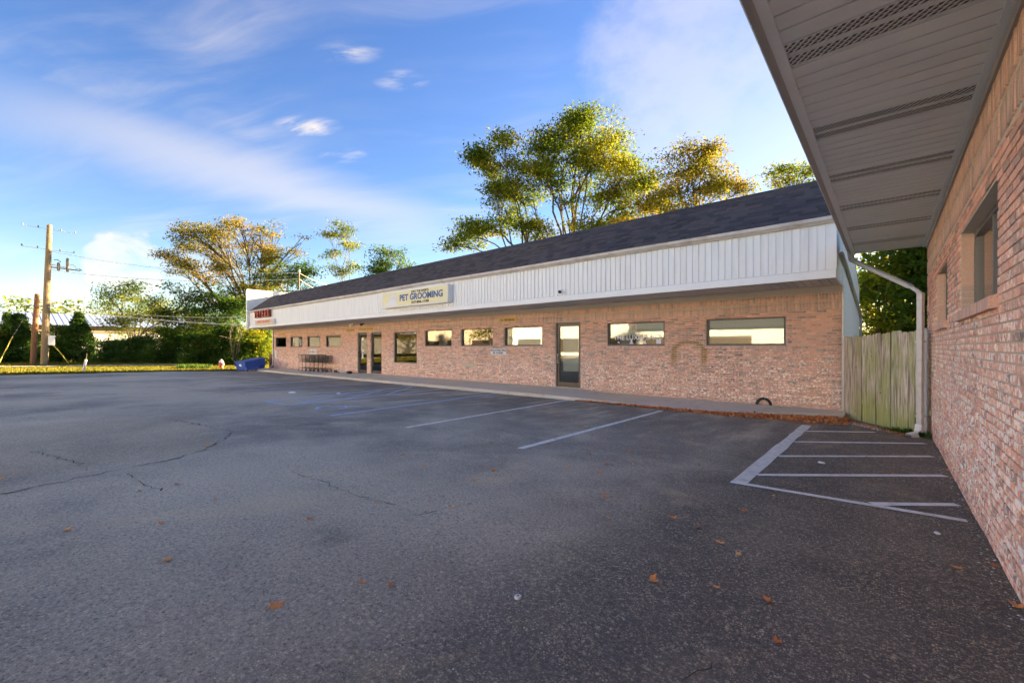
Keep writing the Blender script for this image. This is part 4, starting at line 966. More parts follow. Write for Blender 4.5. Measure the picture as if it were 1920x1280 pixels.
# ------------------------------------------------------------------ street furniture on the far side
def pole(name, label, base, top, r0, r1, mat):
    o = tag(empty(name, base), label, 'utility pole'); d = Vector(top)-Vector(base)
    MB().tube([Vector((0, 0, -.3)), d*.33, d*.66, d], [r0, r0*.9+r1*.1, (r0+r1)/2, r1], 14).build('shaft', M[mat], o, smooth=False); return o, d
pb = onG(83, 684); tp = pb.length/ray(83, 684).length
up_, d = pole('utility_pole', 'tall tan wooden utility pole with crossarms and an equipment bracket on the sunny verge', pb, P(93, 422, tp), .24, .165, 'pole')
def onpole(py): return d*((684-py)/(684-422))
for py, tag_ in ((430, 1), (468, 2)):
    c = onpole(py); v = Vector((.20, 1.0, -.07))*1.5
    MB().tube([c-v, c+v], .016, 6).build('crossarm', M['galv'], up_)
    for t in (-1, -.42, .45, 1):
        q = c+v*t; MB().lathe([(.02, 0), (.06, .05), (.03, .09), (.06, .13), (.02, .18)], q, 8).build('insulator', M['cart_grey'], up_)
c = onpole(500); side_ = Vector((.16, 1, -.06)).normalized()
MB().tube([c, c+side_*1.95], .055, 6).build('bracket_arm', M['pole'], up_)
MB().tube([c+Vector((0, 0, .25)), c+side_*1.1+Vector((0, 0, .1))], .04, 6).build('bracket_arm', M['galv'], up_)
for t, h, r in ((.62, .38, .10), (1.16, .85, .10)): MB().lathe([(r*.8, -.22), (r, -.15), (r, h), (r*.7, h+.06), (.03, h+.1)], c+side_*t, 10).build('cutout', M['bark_pale'], up_)
for t, dz in ((.55, .62), (1.5, .35), (1.85, .1)): MB().tube([c+side_*(t-.2)+Vector((.1, 0, dz)), c+side_*t+Vector((0, 0, dz+.08)), c+side_*(t+.22)+Vector((-.1, 0, dz-.08))], .035, 6).build('jumper', M['cart_grey'], up_)
bx = onpole(638)+Vector((.20, .36, 0)); MB().box(-.14, .14, -.2, .2, -.42, .42).build('meter_box', M['sign_white'], up_, bevel=.03, loc=bx)
MB().tube([bx+Vector((0, .12, -.42)), bx+Vector((.1, .5, -1.0)), bx+Vector((.1, 1.0, -1.95))], .035, 6).build('cable_guard', M['yellow'], up_)
sb_ = onG(62, 683); ts = sb_.length/ray(62, 683).length
stub, _ = pole('utility_pole', 'short reddish wooden pole stub beside the tall utility pole', sb_, P(70, 551, ts), .21, .16, 'pole_red')
gy = tag(empty('guy_wire', P(0, 669, 34)), 'guy wire with a yellow plastic guard slanting from the verge', 'wire')
dv = P(38, 608, 36)-P(0, 669, 34); MB().tube([Vector((0, 0, -.4))-dv*.12, dv*.62], .035, 6).build('guard', M['yellow'], gy); MB().tube([dv*.62, dv*1.4], .012, 5).build('cable', M['wire'], gy)
q = onG(156, 697); mk = tag(empty('marker_post', q), 'leaning white marker post standing in the sunny grass', 'post')
dv = P(161.5, 674, q.length/ray(156, 697).length)-q; MB().tube([dv*-.1, dv], .06, 10).build('post', M['sign_white'], mk); MB().tube([dv, dv*1.45+Vector((0, -.02, 0))], .012, 6).build('rod', M['bark_pale'], mk)
q = onG(415, 691); hy = tag(empty('fire_hydrant', q), 'red fire hydrant with a white bonnet on the verge', 'hydrant')
MB().lathe([(.19, 0), (.19, .05), (.13, .06), (.13, .42), (.17, .43), (.17, .47)], n=16).build('barrel', M['red'], hy, smooth=False)
MB().lathe([(.165, .47), (.15, .55), (.09, .63), (.04, .65), (.04, .71), (0.01, .71)], n=16).build('bonnet', M['sign_white'], hy)
for a in (0, math.pi/2*1.0, math.pi):
    v = Vector((math.cos(a+.6), math.sin(a+.6), 0)); MB().tube([v*.1+Vector((0, 0, .33)), v*.22+Vector((0, 0, .33))], .065, 10).build('nozzle', M['red'], hy)
# dumpsters
def dumpster(loc, label, rz, w_, dp, h, open_lid):
    o = tag(empty('dumpster', loc, rz), label, 'dumpster')
    b = MB().add([(-w_/2+.05, -dp/2+.12, .06), (w_/2-.05, -dp/2+.12, .06), (w_/2-.05, dp/2-.03, .06), (-w_/2+.05, dp/2-.03, .06), (-w_/2, -dp/2, h*.82), (w_/2, -dp/2, h*.82), (w_/2, dp/2, h), (-w_/2, dp/2, h)], BF).build('body', M['dumpster'], o, bevel=.012)
    for x in (-w_/2+.04, w_/2-.04): MB().box(x-.04, x+.04, -dp/2-.02, dp/2+.02, h*.42, h*.56).build('fork_pocket', M['dumpster'], o)
    for s_ in (-1, 1):
        MB().add([(s_*.01 if s_ > 0 else -w_/2-.03, -dp/2-.05, h*.83), (w_/2+.03 if s_ > 0 else -.01, -dp/2-.05, h*.83), (w_/2+.03 if s_ > 0 else -.01, dp/2+.02, h*1.01), (s_*.01 if s_ > 0 else -w_/2-.03, dp/2+.02, h*1.01)]+[(s_*.01 if s_ > 0 else -w_/2-.03, -dp/2-.05, h*.83+.04), (w_/2+.03 if s_ > 0 else -.01, -dp/2-.05, h*.83+.04), (w_/2+.03 if s_ > 0 else -.01, dp/2+.02, h*1.01+.04), (s_*.01 if s_ > 0 else -w_/2-.03, dp/2+.02, h*1.01+.04)], BF).build('lid', M['dumpster_lid'], o, bevel=.01)
    MB().box(-.18, .12, -dp/2+.03, -dp/2+.06, h*.45, h*.66).build('label_plate', M['sign_white'], o)
    for x in (-w_/2+.15, w_/2-.15):
        for y in (-dp/2+.2, dp/2-.12): MB().lathe([(0, -.03), (.06, -.03), (.06, .03), (0, .03)], n=10).build('wheel', M['black'], o, loc=(x, y, .06), rot=(math.pi/2, 0, 0))
    return o
dumpster((-33.35, 10.85, gz(10.7)), 'blue metal dumpster with closed lids standing on the asphalt edge', .15, 1.35, .9, .74, 0)
dumpster((-35.2, 12.0, gz(12.3)), 'blue metal dumpster half behind the building corner beside a brown slatted screen', 0, 1.4, .9, .84, 0)
scn = tag(empty('wooden_screen', (-34.85, 13.0, gz(13))), 'reddish brown slatted wooden screen at the far corner of the brick building', 'screen')
for i in range(7): MB().box(-.46+i*.132, -.46+i*.132+.12, 0, .022, .02, 1.18).build('slat', M['brown_board'], scn)
for z in (.2, 1.0): MB().box(-.46, .46, .022, .06, z-.04, z+.04).build('rail', M['brown_board'], scn)
# overhead wires
def wire(label, p, q, sag, r, mat):
    p, q = Vector(p), Vector(q); n = 22; pts = [p.lerp(q, i/n)-Vector((0, 0, sag*4*(i/n)*(1-i/n))) for i in range(n+1)]
    o = MB().tube(pts, r, 5).build('overhead_wire', M[mat]); tag(o, label, 'wire', 'overhead wires')
PT = lambda py: pb+onpole(py)
tb = 31.0
LFAR = 46
wire('dark overhead cable running from the tall pole off past the stub pole, upper', PT(562), P(-330, 549, LFAR), .15, .022, 'wire')
wire('dark overhead cable running from the tall pole off past the stub pole, lower', PT(574), P(-330, 540, LFAR), .25, .026, 'wire')
wire('thin overhead cable from the tall pole to the white parapet, upper', PT(562), P(458, 594, tb), .5, .016, 'cable_light')
wire('thick pale cable from the tall pole to the corner of the white fascia', PT(574), P(457, 609, tb), .25, .028, 'cable_light')
mb_ = Vector((XL+.3, 14.6, 3.6)); mast = tag(empty('service_mast', mb_), 'slim metal service mast standing on the roof behind the white parapet', 'mast')
MB().tube([(0, 0, 0), (0, 0, 2.1)], .05, 8).build('tube', M['bark_pale'], mast); MB().lathe([(.06, 2.1), (.10, 2.16), (.08, 2.26), (.02, 2.30)], n=10).build('weather_head', M['galv'], mast)
wire('pale service wire from the bracket of the tall pole to the roof mast, upper', PT(470), mb_+Vector((0, 0, 2.05)), .6, .016, 'cable_light')
wire('pale service wire from the bracket of the tall pole to the roof mast, lower', PT(505), mb_+Vector((0, 0, 1.6)), .5, .02, 'cable_light')
wire('pale service wire running from the roof mast on behind the roof, upper', mb_+Vector((0, 0, 2.05)), P(650, 538, 40), .3, .014, 'cable_light')
wire('pale service wire running from the roof mast on behind the roof, lower', mb_+Vector((0, 0, 1.6)), P(620, 545, 40), .3, .018, 'cable_light')
# warehouse beyond the hedge
wh = tag(empty('warehouse', (-76, 0, -1.5)), 'long white warehouse with a blue metal roof and tan band beyond the hedge', 'building')
MB().box(-20, 0, -60, 24, 0, 3.3).build('wall', M['wall_white'], wh); MB().box(-20.1, .06, -60, 24.05, 3.3, 4.15).build('band', M['tan'], wh)
MB().add([(.5, -60.3, 4.15), (.5, 24.4, 4.15), (-10, 24.4, 6.1), (-10, -60.3, 6.1), (-20.5, -60.3, 4.15), (-20.5, 24.4, 4.15)], [(0, 1, 2, 3), (3, 2, 5, 4)]).build('roof', M['blue_roof'], wh)
mb = MB()
for i in range(140):
    y = -60+i*.6; mb.add([(.5, y, 4.151), (.5, y+.05, 4.151), (-10, y+.05, 6.101), (-10, y, 6.101), (.5, y, 4.175), (.5, y+.05, 4.175), (-10, y+.05, 6.125), (-10, y, 6.125)], BF)
mb.build('roof_seams', M['blue_roof'], wh)['kind'] = 'stuff'
mb = MB()
for i in range(140): mb.box(.0, .012, -60+i*.6, -60+i*.6+.05, 0, 3.3)
mb.build('wall_ribs', M['wall_white'], wh)['kind'] = 'stuff'

# ------------------------------------------------------------------ trees
def leaf_quads(C, size, n_per, spread, flat=.6, droop=.0):
    """C: (k,3) twig ends -> leaf cards"""
    k = len(C); N = k*n_per; c = np.repeat(C, n_per, 0)+np.clip(RNG.normal(0, .9, (N, 3)), -1.5, 1.5)*np.array(spread)
    a = RNG.uniform(0, 2*np.pi, N); el = RNG.normal(droop, flat, N); L = size*RNG.uniform(.6, 1.35, N); W = L*RNG.uniform(.32, .55, N)
    d = np.stack([np.cos(a)*np.cos(el), np.sin(a)*np.cos(el), np.sin(el)], 1); b = np.stack([-np.sin(a), np.cos(a), RNG.normal(0, .5, N)], 1); b /= np.linalg.norm(b, axis=1)[:, None]
    L = L[:, None]; W = W[:, None]
    return np.stack([c-d*L/2, c+b*W/2-d*L*.05, c+d*L/2, c-b*W/2-d*L*.05], 1)
def limb_pts(p, q, bend, n=6):
    p, q = Vector(p), Vector(q); L = (q-p).length; j = Vector((random.gauss(0, .06), random.gauss(0, .06), 0))*L
    return [p.lerp(q, i/n)+Vector((0, 0, bend*L*math.sin(math.pi*i/n)))+j*math.sin(math.pi*i/n)+Vector((random.gauss(0, .01), random.gauss(0, .01), 0))*L for i in range(n+1)]
def tree(name, label, base, fork, clumps, leaf, barkm='bark', r0=.25, lsize=.3, per=10, dens=1., group=None, twigs=9, spread=.30, cat='tree', stems=1, bare=0., droop=-.1, flat=.10):
    """clumps: (centre, (rx, ry, rz), twig ends). The limbs reach every clump, the twigs every leaf spray."""
    base = Vector(base); o = tag(empty(name, base), label, cat, group); mb = MB(); fork = Vector(fork)
    forks = []
    for s_ in range(stems):
        f = fork+Vector((random.gauss(0, .5), random.gauss(0, .5), random.gauss(0, .4)))*(stems > 1)
        pts = limb_pts(base+Vector((0, 0, -.2)), f, 0, 5); mb.tube([p-base for p in pts], [r0*(1.25 if i == 0 else 1-.07*i) for i in range(6)], 8); forks.append(f)
    allC = []
    for c, r, k in clumps:
        c = Vector(c); f = min(forks, key=lambda q: (q-c).length); start = f.lerp(base, random.uniform(0, .25))
        R = max(r); rl = max(.035, min(r0*.62, r0*.25*(R**.6))); pts = limb_pts(start, c, .10, 7); mb.tube([p-base for p in pts], [rl*(1-.09*i) for i in range(8)], 6)
        k = int(k*dens); ms = max(4, k//5); u = RNG.normal(0, 1, (ms, 3)); u /= np.linalg.norm(u, axis=1)[:, None]; rad = RNG.uniform(.2, 1., ms)**.5
        sc_ = np.array(c)+u*rad[:, None]*np.array(r); E_ = sc_[RNG.integers(0, ms, k)]+np.clip(RNG.normal(0, 1, (k, 3)), -1.7, 1.7)*np.array([R*.22, R*.22, R*flat])
        for e in E_[:twigs]:
            tp_ = limb_pts(pts[random.choice((4, 5, 6, 7))], e, .05, 4); mb.tube([p-base for p in tp_], [rl*.42, rl*.34, rl*.26, rl*.18, rl*.08], 4, False)
            for e2 in E_[RNG.integers(0, k, 3)]:
                if (Vector(e2)-Vector(e)).length < R*1.1:
                    tq = limb_pts(tp_[2], e2, .04, 3); mb.tube([p-base for p in tq], [rl*.2, rl*.15, rl*.1, rl*.05], 3, False)
        allC.append(E_ if bare <= 0 else E_[RNG.random(k) > bare])
    mb.build('trunk', M[barkm], o)
    V = leaf_quads(np.concatenate(allC), lsize, per, (spread*1.25, spread*1.25, spread*.45), droop=droop).reshape(-1, 3)-np.array(base)
    obj('crown', npmesh('crown', V, 4, M[leaf]), o); return o
def cl_px(t, items, dj=.5):
    """clumps given by where they show; each keeps its own depth round t"""
    out = []
    for it in items:
        x, y, rx, ry, k = it[:5]; tt = t+(it[5] if len(it) > 5 else random.uniform(-1, 1)*dj*rx/FPX*t*1.5)
        s_ = tt/FPX; out.append((P(x, y, tt), (rx*s_, rx*s_, ry*s_), k))
    return out
def gbase(x, t): a = ray(x, 660)*t; return (a.x, a.y, gz(a.y))
# trees behind the long building
T = 29
tree('locust_tree', 'tall airy green and yellow tree rising behind the middle of the shingled roof', gbase(1062, T), P(1062, 470, T),
     cl_px(T, [(1080, 262, 62, 34, 60), (1030, 285, 52, 32, 48), (1130, 290, 55, 38, 62), (1165, 335, 45, 34, 48), (1090, 318, 55, 30, 34), (1020, 330, 45, 28, 30), (1185, 378, 40, 26, 32), (1140, 372, 40, 22, 18), (1062, 230, 36, 16, 24), (1105, 224, 30, 13, 16), (1200, 345, 34, 24, 26), (1000, 360, 34, 22, 18), (1105, 428, 40, 22, 22), (1150, 420, 34, 20, 18), (1050, 375, 40, 18, 12), (1010, 300, 30, 30, 22)]),
     'leaf_locust', dens=1.3, flat=.17, r0=.24, lsize=.20, per=60, spread=.40, stems=3, twigs=9)
T = 28
tree('locust_tree', 'airy green and yellow tree leaning left of the tallest tree behind the roof', gbase(975, T), P(962, 455, T),
     cl_px(T, [(930, 295, 42, 30, 44), (905, 320, 28, 26, 24), (955, 330, 34, 26, 28), (930, 372, 40, 22, 28), (965, 392, 28, 24, 18), (920, 425, 55, 22, 36), (985, 425, 46, 18, 28), (890, 445, 32, 18, 22), (950, 262, 26, 14, 14), (860, 462, 26, 13, 14), (1010, 448, 34, 12, 10)]),
     'leaf_locust', dens=1.2, r0=.20, lsize=.20, per=60, spread=.38, stems=2, twigs=9)
T = 27
tree('rust_tree', 'broad rust and green tree behind the nearer half of the shingled roof', gbase(1280, T), P(1285, 420, T),
     cl_px(T, [(1300, 300, 44, 22, 36), (1270, 328, 50, 26, 46), (1335, 335, 42, 26, 38), (1365, 352, 34, 18, 24), (1240, 362, 40, 24, 32), (1300, 366, 55, 22, 44), (1215, 395, 44, 22, 30), (1180, 415, 30, 16, 18), (1250, 400, 40, 14, 16), (1318, 282, 24, 11, 12), (1395, 358, 24, 9, 8)]),
     'leaf_rust', r0=.20, lsize=.19, per=55, spread=.38, stems=2, twigs=9)
T = 24
tree('slight_tree', 'thin yellow green branches showing over the roof ridge beside the grey eave', gbase(1490, T), P(1490, 400, T),
     cl_px(T, [(1480, 322, 34, 12, 22), (1510, 330, 30, 13, 20), (1450, 335, 16, 8, 7), (1530, 350, 34, 16, 20), (1470, 350, 30, 8, 10)]), 'leaf_locust', r0=.13, lsize=.18, per=40, spread=.32, twigs=6)
# the tree beyond the fence, lit from behind
T = 21
tree('maple_tree', 'big green tree with golden backlit leaves beyond the wooden fence', gbase(1655, T), P(1655, 600, T),
     cl_px(T, [(1660, 505, 60, 30, 70), (1710, 500, 50, 36, 60), (1620, 540, 40, 34, 46), (1680, 560, 60, 30, 80), (1730, 560, 40, 36, 50), (1640, 600, 50, 30, 80), (1700, 610, 60, 30, 90), (1660, 650, 70, 26, 90), (1720, 650, 50, 26, 70), (1690, 440, 70, 40, 60), (1620, 470, 40, 30, 30), (1600, 640, 30, 30, 40)]),
     'leaf_maple', r0=.22, lsize=.24, per=20, spread=.36, twigs=8)
T = 33
tree('maple_tree', 'yellow green tree far behind the wooden fence', gbase(1700, T), P(1700, 600, T),
     cl_px(T, [(1650, 540, 60, 30, 50), (1720, 530, 60, 34, 50), (1690, 490, 60, 30, 40), (1690, 600, 80, 30, 70), (1680, 650, 90, 26, 80)]), 'leaf_yellow', r0=.25, lsize=.3, per=18, spread=.5, twigs=6)
for bx_, by_, lab in ((2.9, 25.6, 'added dense tree behind the corner building, blocking low sun'), (3.6, 30, 'second added tree behind the corner building, blocking low sun'), (8.5, 33, 'added dense tree farther behind the corner building, blocking low sun')):  # unseen dense trees added to block low sun coming through the gap
    b = Vector((bx_, by_, gz(by_))); cl = [(b+Vector((random.gauss(0, 1.5), random.gauss(0, 1.5), 1.2+10.5*i_/23)), (1.7, 1.7, 1.3), 60) for i_ in range(24)]
    tree('maple_tree', lab, b, b+Vector((0, 0, 3)), cl, 'leaf_green', r0=.25, lsize=.42, per=20, spread=.5, twigs=3)
# trees beyond the far end
T = 50
tree('oak_tree', 'large spreading half bare tree with orange brown leaves behind the white parapet', gbase(462, T), P(466, 625, T),
     cl_px(T, [(362, 440, 36, 26, 36), (400, 432, 40, 24, 42), (345, 478, 32, 22, 30), (385, 478, 44, 26, 44), (430, 470, 40, 28, 40), (452, 432, 38, 24, 36), (490, 450, 36, 26, 30), (380, 512, 46, 18, 36), (425, 520, 40, 22, 32), (490, 495, 36, 28, 36), (520, 480, 30, 30, 20), (515, 530, 40, 24, 30), (460, 545, 46, 24, 26), (430, 570, 40, 26, 30), (335, 500, 24, 14, 12), (545, 470, 26, 26, 5), (480, 560, 40, 26, 34), (560, 455, 22, 20, 3), (515, 432, 26, 20, 5)]),
     'leaf_oak', 'bark', flat=.15, r0=.30, lsize=.26, per=52, spread=.46, stems=3, twigs=11)
T = 47
tree('green_tree', 'green leafy tree behind the far end of the roof beside the half bare tree', gbase(540, T), P(540, 560, T),
     cl_px(T, [(545, 510, 36, 20, 40), (570, 518, 24, 18, 26), (515, 530, 34, 24, 34), (550, 545, 44, 22, 40), (585, 545, 18, 14, 10)]), 'leaf_green', flat=.22, r0=.2, lsize=.27, per=40, spread=.5, twigs=6)
T = 52
tree('poplar_tree', 'slim upright yellow green tree standing alone behind the roof', gbase(640, T), P(640, 560, T),
     cl_px(T, [(640, 425, 20, 12, 16), (632, 450, 26, 14, 22), (650, 462, 22, 14, 16), (628, 480, 18, 14, 14), (650, 492, 18, 16, 14), (640, 515, 16, 14, 10), (630, 505, 10, 12, 7)]), 'leaf_locust', 'bark_pale', r0=.16, lsize=.27, per=40, spread=.45, stems=2, twigs=6)
T = 50
tree('round_tree', 'low round green tree peeking over the shingled roof above the sign', gbase(728, T), P(728, 560, T),
     cl_px(T, [(725, 485, 34, 16, 36), (745, 497, 26, 14, 24), (705, 500, 22, 16, 20), (728, 515, 44, 16, 30), (765, 500, 12, 7, 5)]), 'leaf_green', flat=.22, r0=.22, lsize=.28, per=45, spread=.5, twigs=6)
T = 48
tree('yard_tree', 'roundish yellow green tree standing before the white warehouse', gbase(250, T), P(252, 650, T),
     cl_px(T, [(235, 552, 30, 16, 30), (268, 556, 30, 18, 28), (225, 580, 30, 18, 28), (262, 585, 38, 20, 34), (295, 580, 24, 20, 20), (235, 608, 34, 18, 24), (285, 612, 34, 20, 26), (215, 600, 16, 14, 8), (300, 560, 16, 10, 7)]), 'leaf_locust', flat=.24, r0=.2, lsize=.26, per=50, spread=.5, twigs=6)
T = 47
tree('thicket_tree', 'dense dark green tree in front of the half bare tree left of the parapet', gbase(385, T), P(385, 640, T),
     cl_px(T, [(350, 555, 30, 18, 34), (395, 560, 40, 22, 50), (340, 590, 34, 24, 40), (385, 600, 50, 26, 70), (430, 600, 34, 26, 50), (440, 570, 22, 18, 24), (350, 630, 40, 26, 60), (410, 640, 46, 26, 70), (450, 640, 26, 26, 40)]), 'leaf_green', flat=.24, r0=.25, lsize=.28, per=55, spread=.5, twigs=6)
def shrub(name, label, x, t, y0, y1, rx, leaf, k, cat='shrub', lsize=.26, per=44, group=None):
    """leafy mound standing on the ground"""
    b = Vector(gbase(x, t)); s_ = t/FPX; h = (660+0-y0)*s_; top = P(x, y0, t).z; H = top-b.z; R = rx*s_
    cl = []
    n = max(3, int(k/14))
    for i in range(n):
        a = random.uniform(0, 6.28); rr = R*random.uniform(.15, .62); zc = b.z+H*(.12+.68*(i+.5)/n); f = 1-.35*(zc-b.z)/H
        cl.append((Vector((b.x+math.cos(a)*rr*f, b.y+math.sin(a)*rr*f, zc)), (R*.5, R*.5, H*.24), k/n))
    cl.append((Vector((b.x, b.y, b.z+H*.78)), (R*.45, R*.45, H*.20), k/n))
    for i in range(4): cl.append((Vector((b.x+random.uniform(-.7, .7)*R, b.y+random.uniform(-.7, .7)*R, b.z+H*.14)), (R*.42, R*.42, H*.13), k/n))
    return tree(name, label, b, b+Vector((0, 0, H*.25)), cl, leaf, r0=.08, lsize=lsize, per=per, spread=.42, flat=.24, cat=cat, twigs=3, group=group)
def conifer(label, x, t, ytop, rx, k, pow_=.8):
    b = Vector(gbase(x, t)); top = P(x, ytop, t).z; H = top-b.z; R = rx*t/FPX
    o = tag(empty('conifer', b), label, 'conifer'); MB().tube([(0, 0, -.1), (0, 0, H*.9)], [.14, .03], 7).build('trunk', M['bark'], o)
    z = RNG.uniform(0, 1, k)**1.25; a = RNG.uniform(0, 6.28, k); lobes = 1+.22*np.sin(a*5+z*14)+.15*np.sin(a*3-z*23)
    r = R*(1-z)**pow_*lobes*RNG.uniform(.45, 1.05, k)+.05
    C = np.stack([np.cos(a)*r, np.sin(a)*r, z*H*.98+.1], 1)
    obj('crown', npmesh('crown', leaf_quads(C, .30, 14, (.16, .16, .14), .5, -.3), 4, M['leaf_dark']), o)
conifer('fat dark green arborvitae behind the short pole stub', 33, 44, 590, 25, 900, .45)
conifer('slim dark conifer left of the fat arborvitae', 14, 45, 588, 12, 260)
conifer('cone shaped dark conifer before the white warehouse', 148, 45, 588, 36, 800, .95)
shrub('hedge_shrub', 'leafy green shrub between the tall pole and the cone shaped conifer', 110, 44, 606, 680, 30, 'leaf_green', 130)
shrub('hedge_shrub', 'low dark shrub at the foot of the tall pole', 80, 46, 620, 680, 26, 'leaf_dark', 80)
shrub('hedge_shrub', 'dark green shrub at the left end of the hedge with yellow tips', 2, 43, 618, 680, 22, 'leaf_green', 80)
shrub('hedge_shrub', 'dark spreading shrub below the white warehouse wall', 215, 45, 636, 680, 28, 'leaf_dark', 110)
shrub('hedge_shrub', 'rounded green shrub below the yellow green yard tree', 262, 45, 626, 680, 34, 'leaf_dark', 150)
shrub('hedge_shrub', 'bushy green shrub in the middle of the hedge', 320, 44, 612, 680, 36, 'leaf_green', 170)
shrub('hedge_shrub', 'bright green leafy shrub below the dense dark tree', 375, 43, 620, 680, 36, 'leaf_green', 180)
shrub('hedge_shrub', 'dark green shrub behind the fire hydrant', 425, 43, 606, 680, 34, 'leaf_green', 190)
shrub('hedge_shrub', 'yellow lit shrub behind the blue dumpsters', 478, 42, 618, 680, 34, 'leaf_locust', 170)
shrub('hedge_shrub', 'green shrub between the hydrant and the brown screen', 455, 41, 630, 680, 26, 'leaf_green', 110)
shrub('hedge_shrub', 'tall green shrub filling the gap under the far end of the eave', 496, 44, 600, 680, 26, 'leaf_green', 140)
# bare twiggy bush by the parapet
b = Vector(gbase(440, 40)); o = tag(empty('bare_bush', b), 'bare pale twigs reaching out beside the white parapet', 'shrub'); mb = MB()
for i in range(6):
    e = P(random.uniform(428, 452), random.uniform(596, 640), 40+random.uniform(-1, 1)); pts = limb_pts(b, e, .1, 5); mb.tube([p-b for p in pts], [.028, .026, .024, .018, .012, .006], 5)
    for j in range(4):
        q = pts[random.choice((3, 4, 5))]; mb.tube([q-b, q-b+Vector((random.gauss(0, .4), random.gauss(0, .4), random.uniform(-.2, .6)))], [.018, .006], 4, False)
mb.build('twigs', M['bark_pale'], o)
# far woodland over the warehouse roof
C = np.stack([RNG.uniform(-150, -140, 900), RNG.uniform(-70, 40, 900), np.zeros(900)], 1); C[:, 2] = RNG.uniform(2., 9.2, 900)+1.3*np.sin(C[:, 1]*.22)+.8*np.sin(C[:, 1]*.61+1)
tag(obj('far_woodland', npmesh('far_woodland', leaf_quads(C, 1.0, 14, (1.1, 1.1, .8)), 4, M['leaf_locust'])), 'far line of yellow green trees over the warehouse roof', 'woodland', kind='stuff')

# ------------------------------------------------------------------ what stands across the lot (mirrored in shop windows; tall shops raised to bounce sunlight)
def far_shop(x0, x1, y, h, wallm, roofm, label):
    o = tag(empty('far_shop', ((x0+x1)/2, y, gz(y))), label, 'building'); a = (x1-x0)/2
    MB().box(-a, a, -12, 0, 0, h).build('wall', M[wallm], o)
    MB().add([(-a-.6, 1.0, h), (a+.6, 1.0, h), (a+.6, -6, h+2.6), (-a-.6, -6, h+2.6), (-a-.6, -13, h), (a+.6, -13, h)], [(0, 1, 2, 3), (3, 2, 5, 4)]).build('roof', M[roofm], o)
    n = int(2*a/7)
    for i in range(n):
        x = -a+3.5+i*(2*a-7)/(n-1)
        MB().box(x-2.4, x+2.4, 0, .05, .5, 2.6).build('window', M['bronze'], o)
far_shop(-104, -54, -32, 8.5, 'cream_wall', 'roof_red', 'cream shop with a red roof across the lot, mirrored in the windows')
far_shop(-48, -27, -30, 9, 'wall_white', 'dark_roof', 'tall pale shop with a grey roof across the lot, mirrored in the windows')
far_shop(-26, 14, -30, 3.6, 'wall_white', 'dark_roof', 'low pale shop with a grey roof across the lot, mirrored in the windows')
far_shop(18, 60, -28, 9, 'cream_wall', 'dark_roof', 'added cream shop with a grey roof, out of view, bouncing sunlight')  # unseen shop added to bounce warm sunlight into the shaded lot
for i, (x, y, h) in enumerate(((-75, -24, 7), (-84, -25, 8), (-93, -26, 8), (-101, -25, 8), (-110, -26, 8), (-122, -32, 9), (-131, -44, 10), (-146, -46, 10), (-165, -50, 11), (-185, -52, 11), (-51, -28, 8))):
    b = Vector((x, y, gz(y))); cl = [(b+Vector((random.gauss(0, 2.2), random.gauss(0, 2), h*random.uniform(.35, .95))), (2.2, 2.2, 1.6), 22) for _ in range(9)]
    tree('autumn_tree', 'golden autumn tree across the lot, mirrored in the windows', b, b+Vector((0, 0, h*.3)), cl, 'leaf_yellow', r0=.22, lsize=.45, per=10, spread=.6, twigs=3, group='autumn trees across the lot')

# ------------------------------------------------------------------ leaf litter and small litter
def leaf_shape(seed, curl):
    rr = random.Random(seed); n = 14; pts = []
    for i in range(n):
        a = 2*math.pi*i/n; r = (.5 if i % 2 == 0 else rr.uniform(.26, .42))*rr.uniform(.6, 1.15)*(1.15 if i in (0, 2, 12) else 1)
        x, y = r*math.cos(a), r*.8*math.sin(a); pts.append((x, y, curl*(x*x*1.2+y*y*.7)+rr.uniform(0, .05)))
    v = [(0, 0, .02)]+pts+[(-.5, .0, .03), (-.85, .06, .06), (-.85, .10, .06)]
    f = [(0, 1+i, 1+(i+1) % n) for i in range(n)]+[(n+1, n+2, n+3)]
    return mesh('fallen_leaf', v, f, M['dry_leaf'])
LM = [leaf_shape(i, c) for i, c in enumerate((.5, .9, .3, 1.3, .7))]
LP = [(127, 994), (303, 981), (404, 937), (312, 1051), (680, 1092), (733, 1098), (516, 1137), (1141, 971), (1263, 971), (1225, 1088), (1393, 957), (1795, 1065), (1864, 1060), (1907, 1137), (1440, 1128), (1344, 1101), (1458, 1203), (890, 901), (926, 883), (830, 931), (755, 853), (797, 873), (706, 942), (848, 951), (669, 797), (582, 973), (333, 907), (262, 922), (390, 837), (313, 864), (578, 775), (3, 897), (1814, 955), (1776, 882), (1790, 898), (1800, 908), (1625, 857), (1676, 889), (1707, 853), (1180, 776), (1219, 811), (1072, 782), (1190, 832), (1206, 838), (1110, 817), (1274, 825), (1312, 872), (1322, 892), (1172, 798), (1138, 808), (1391, 827), (1097, 800), (1272, 806), (1258, 810), (1240, 855), (1136, 931), (1066, 878), (1112, 872), (1124, 886), (1098, 841), (1095, 840), (1160, 935), (1450, 930), (1310, 990), (1350, 1018), (1385, 1040), (640, 690+75)]
for (x, y) in LP:
    p = onG(x, y); dist = p.length; s_ = min(.13, max(.055, .072*random.uniform(.7, 1.35))); o = obj('fallen_leaf', random.choice(LM), None, (p.x, p.y, gz(p.y)+.004), (random.gauss(0, .12), random.gauss(0, .12), random.uniform(0, 6.28)), (s_, s_, s_))
    tag(o, 'dry orange leaf lying loose on the open asphalt', 'leaf', 'loose leaves on the asphalt')
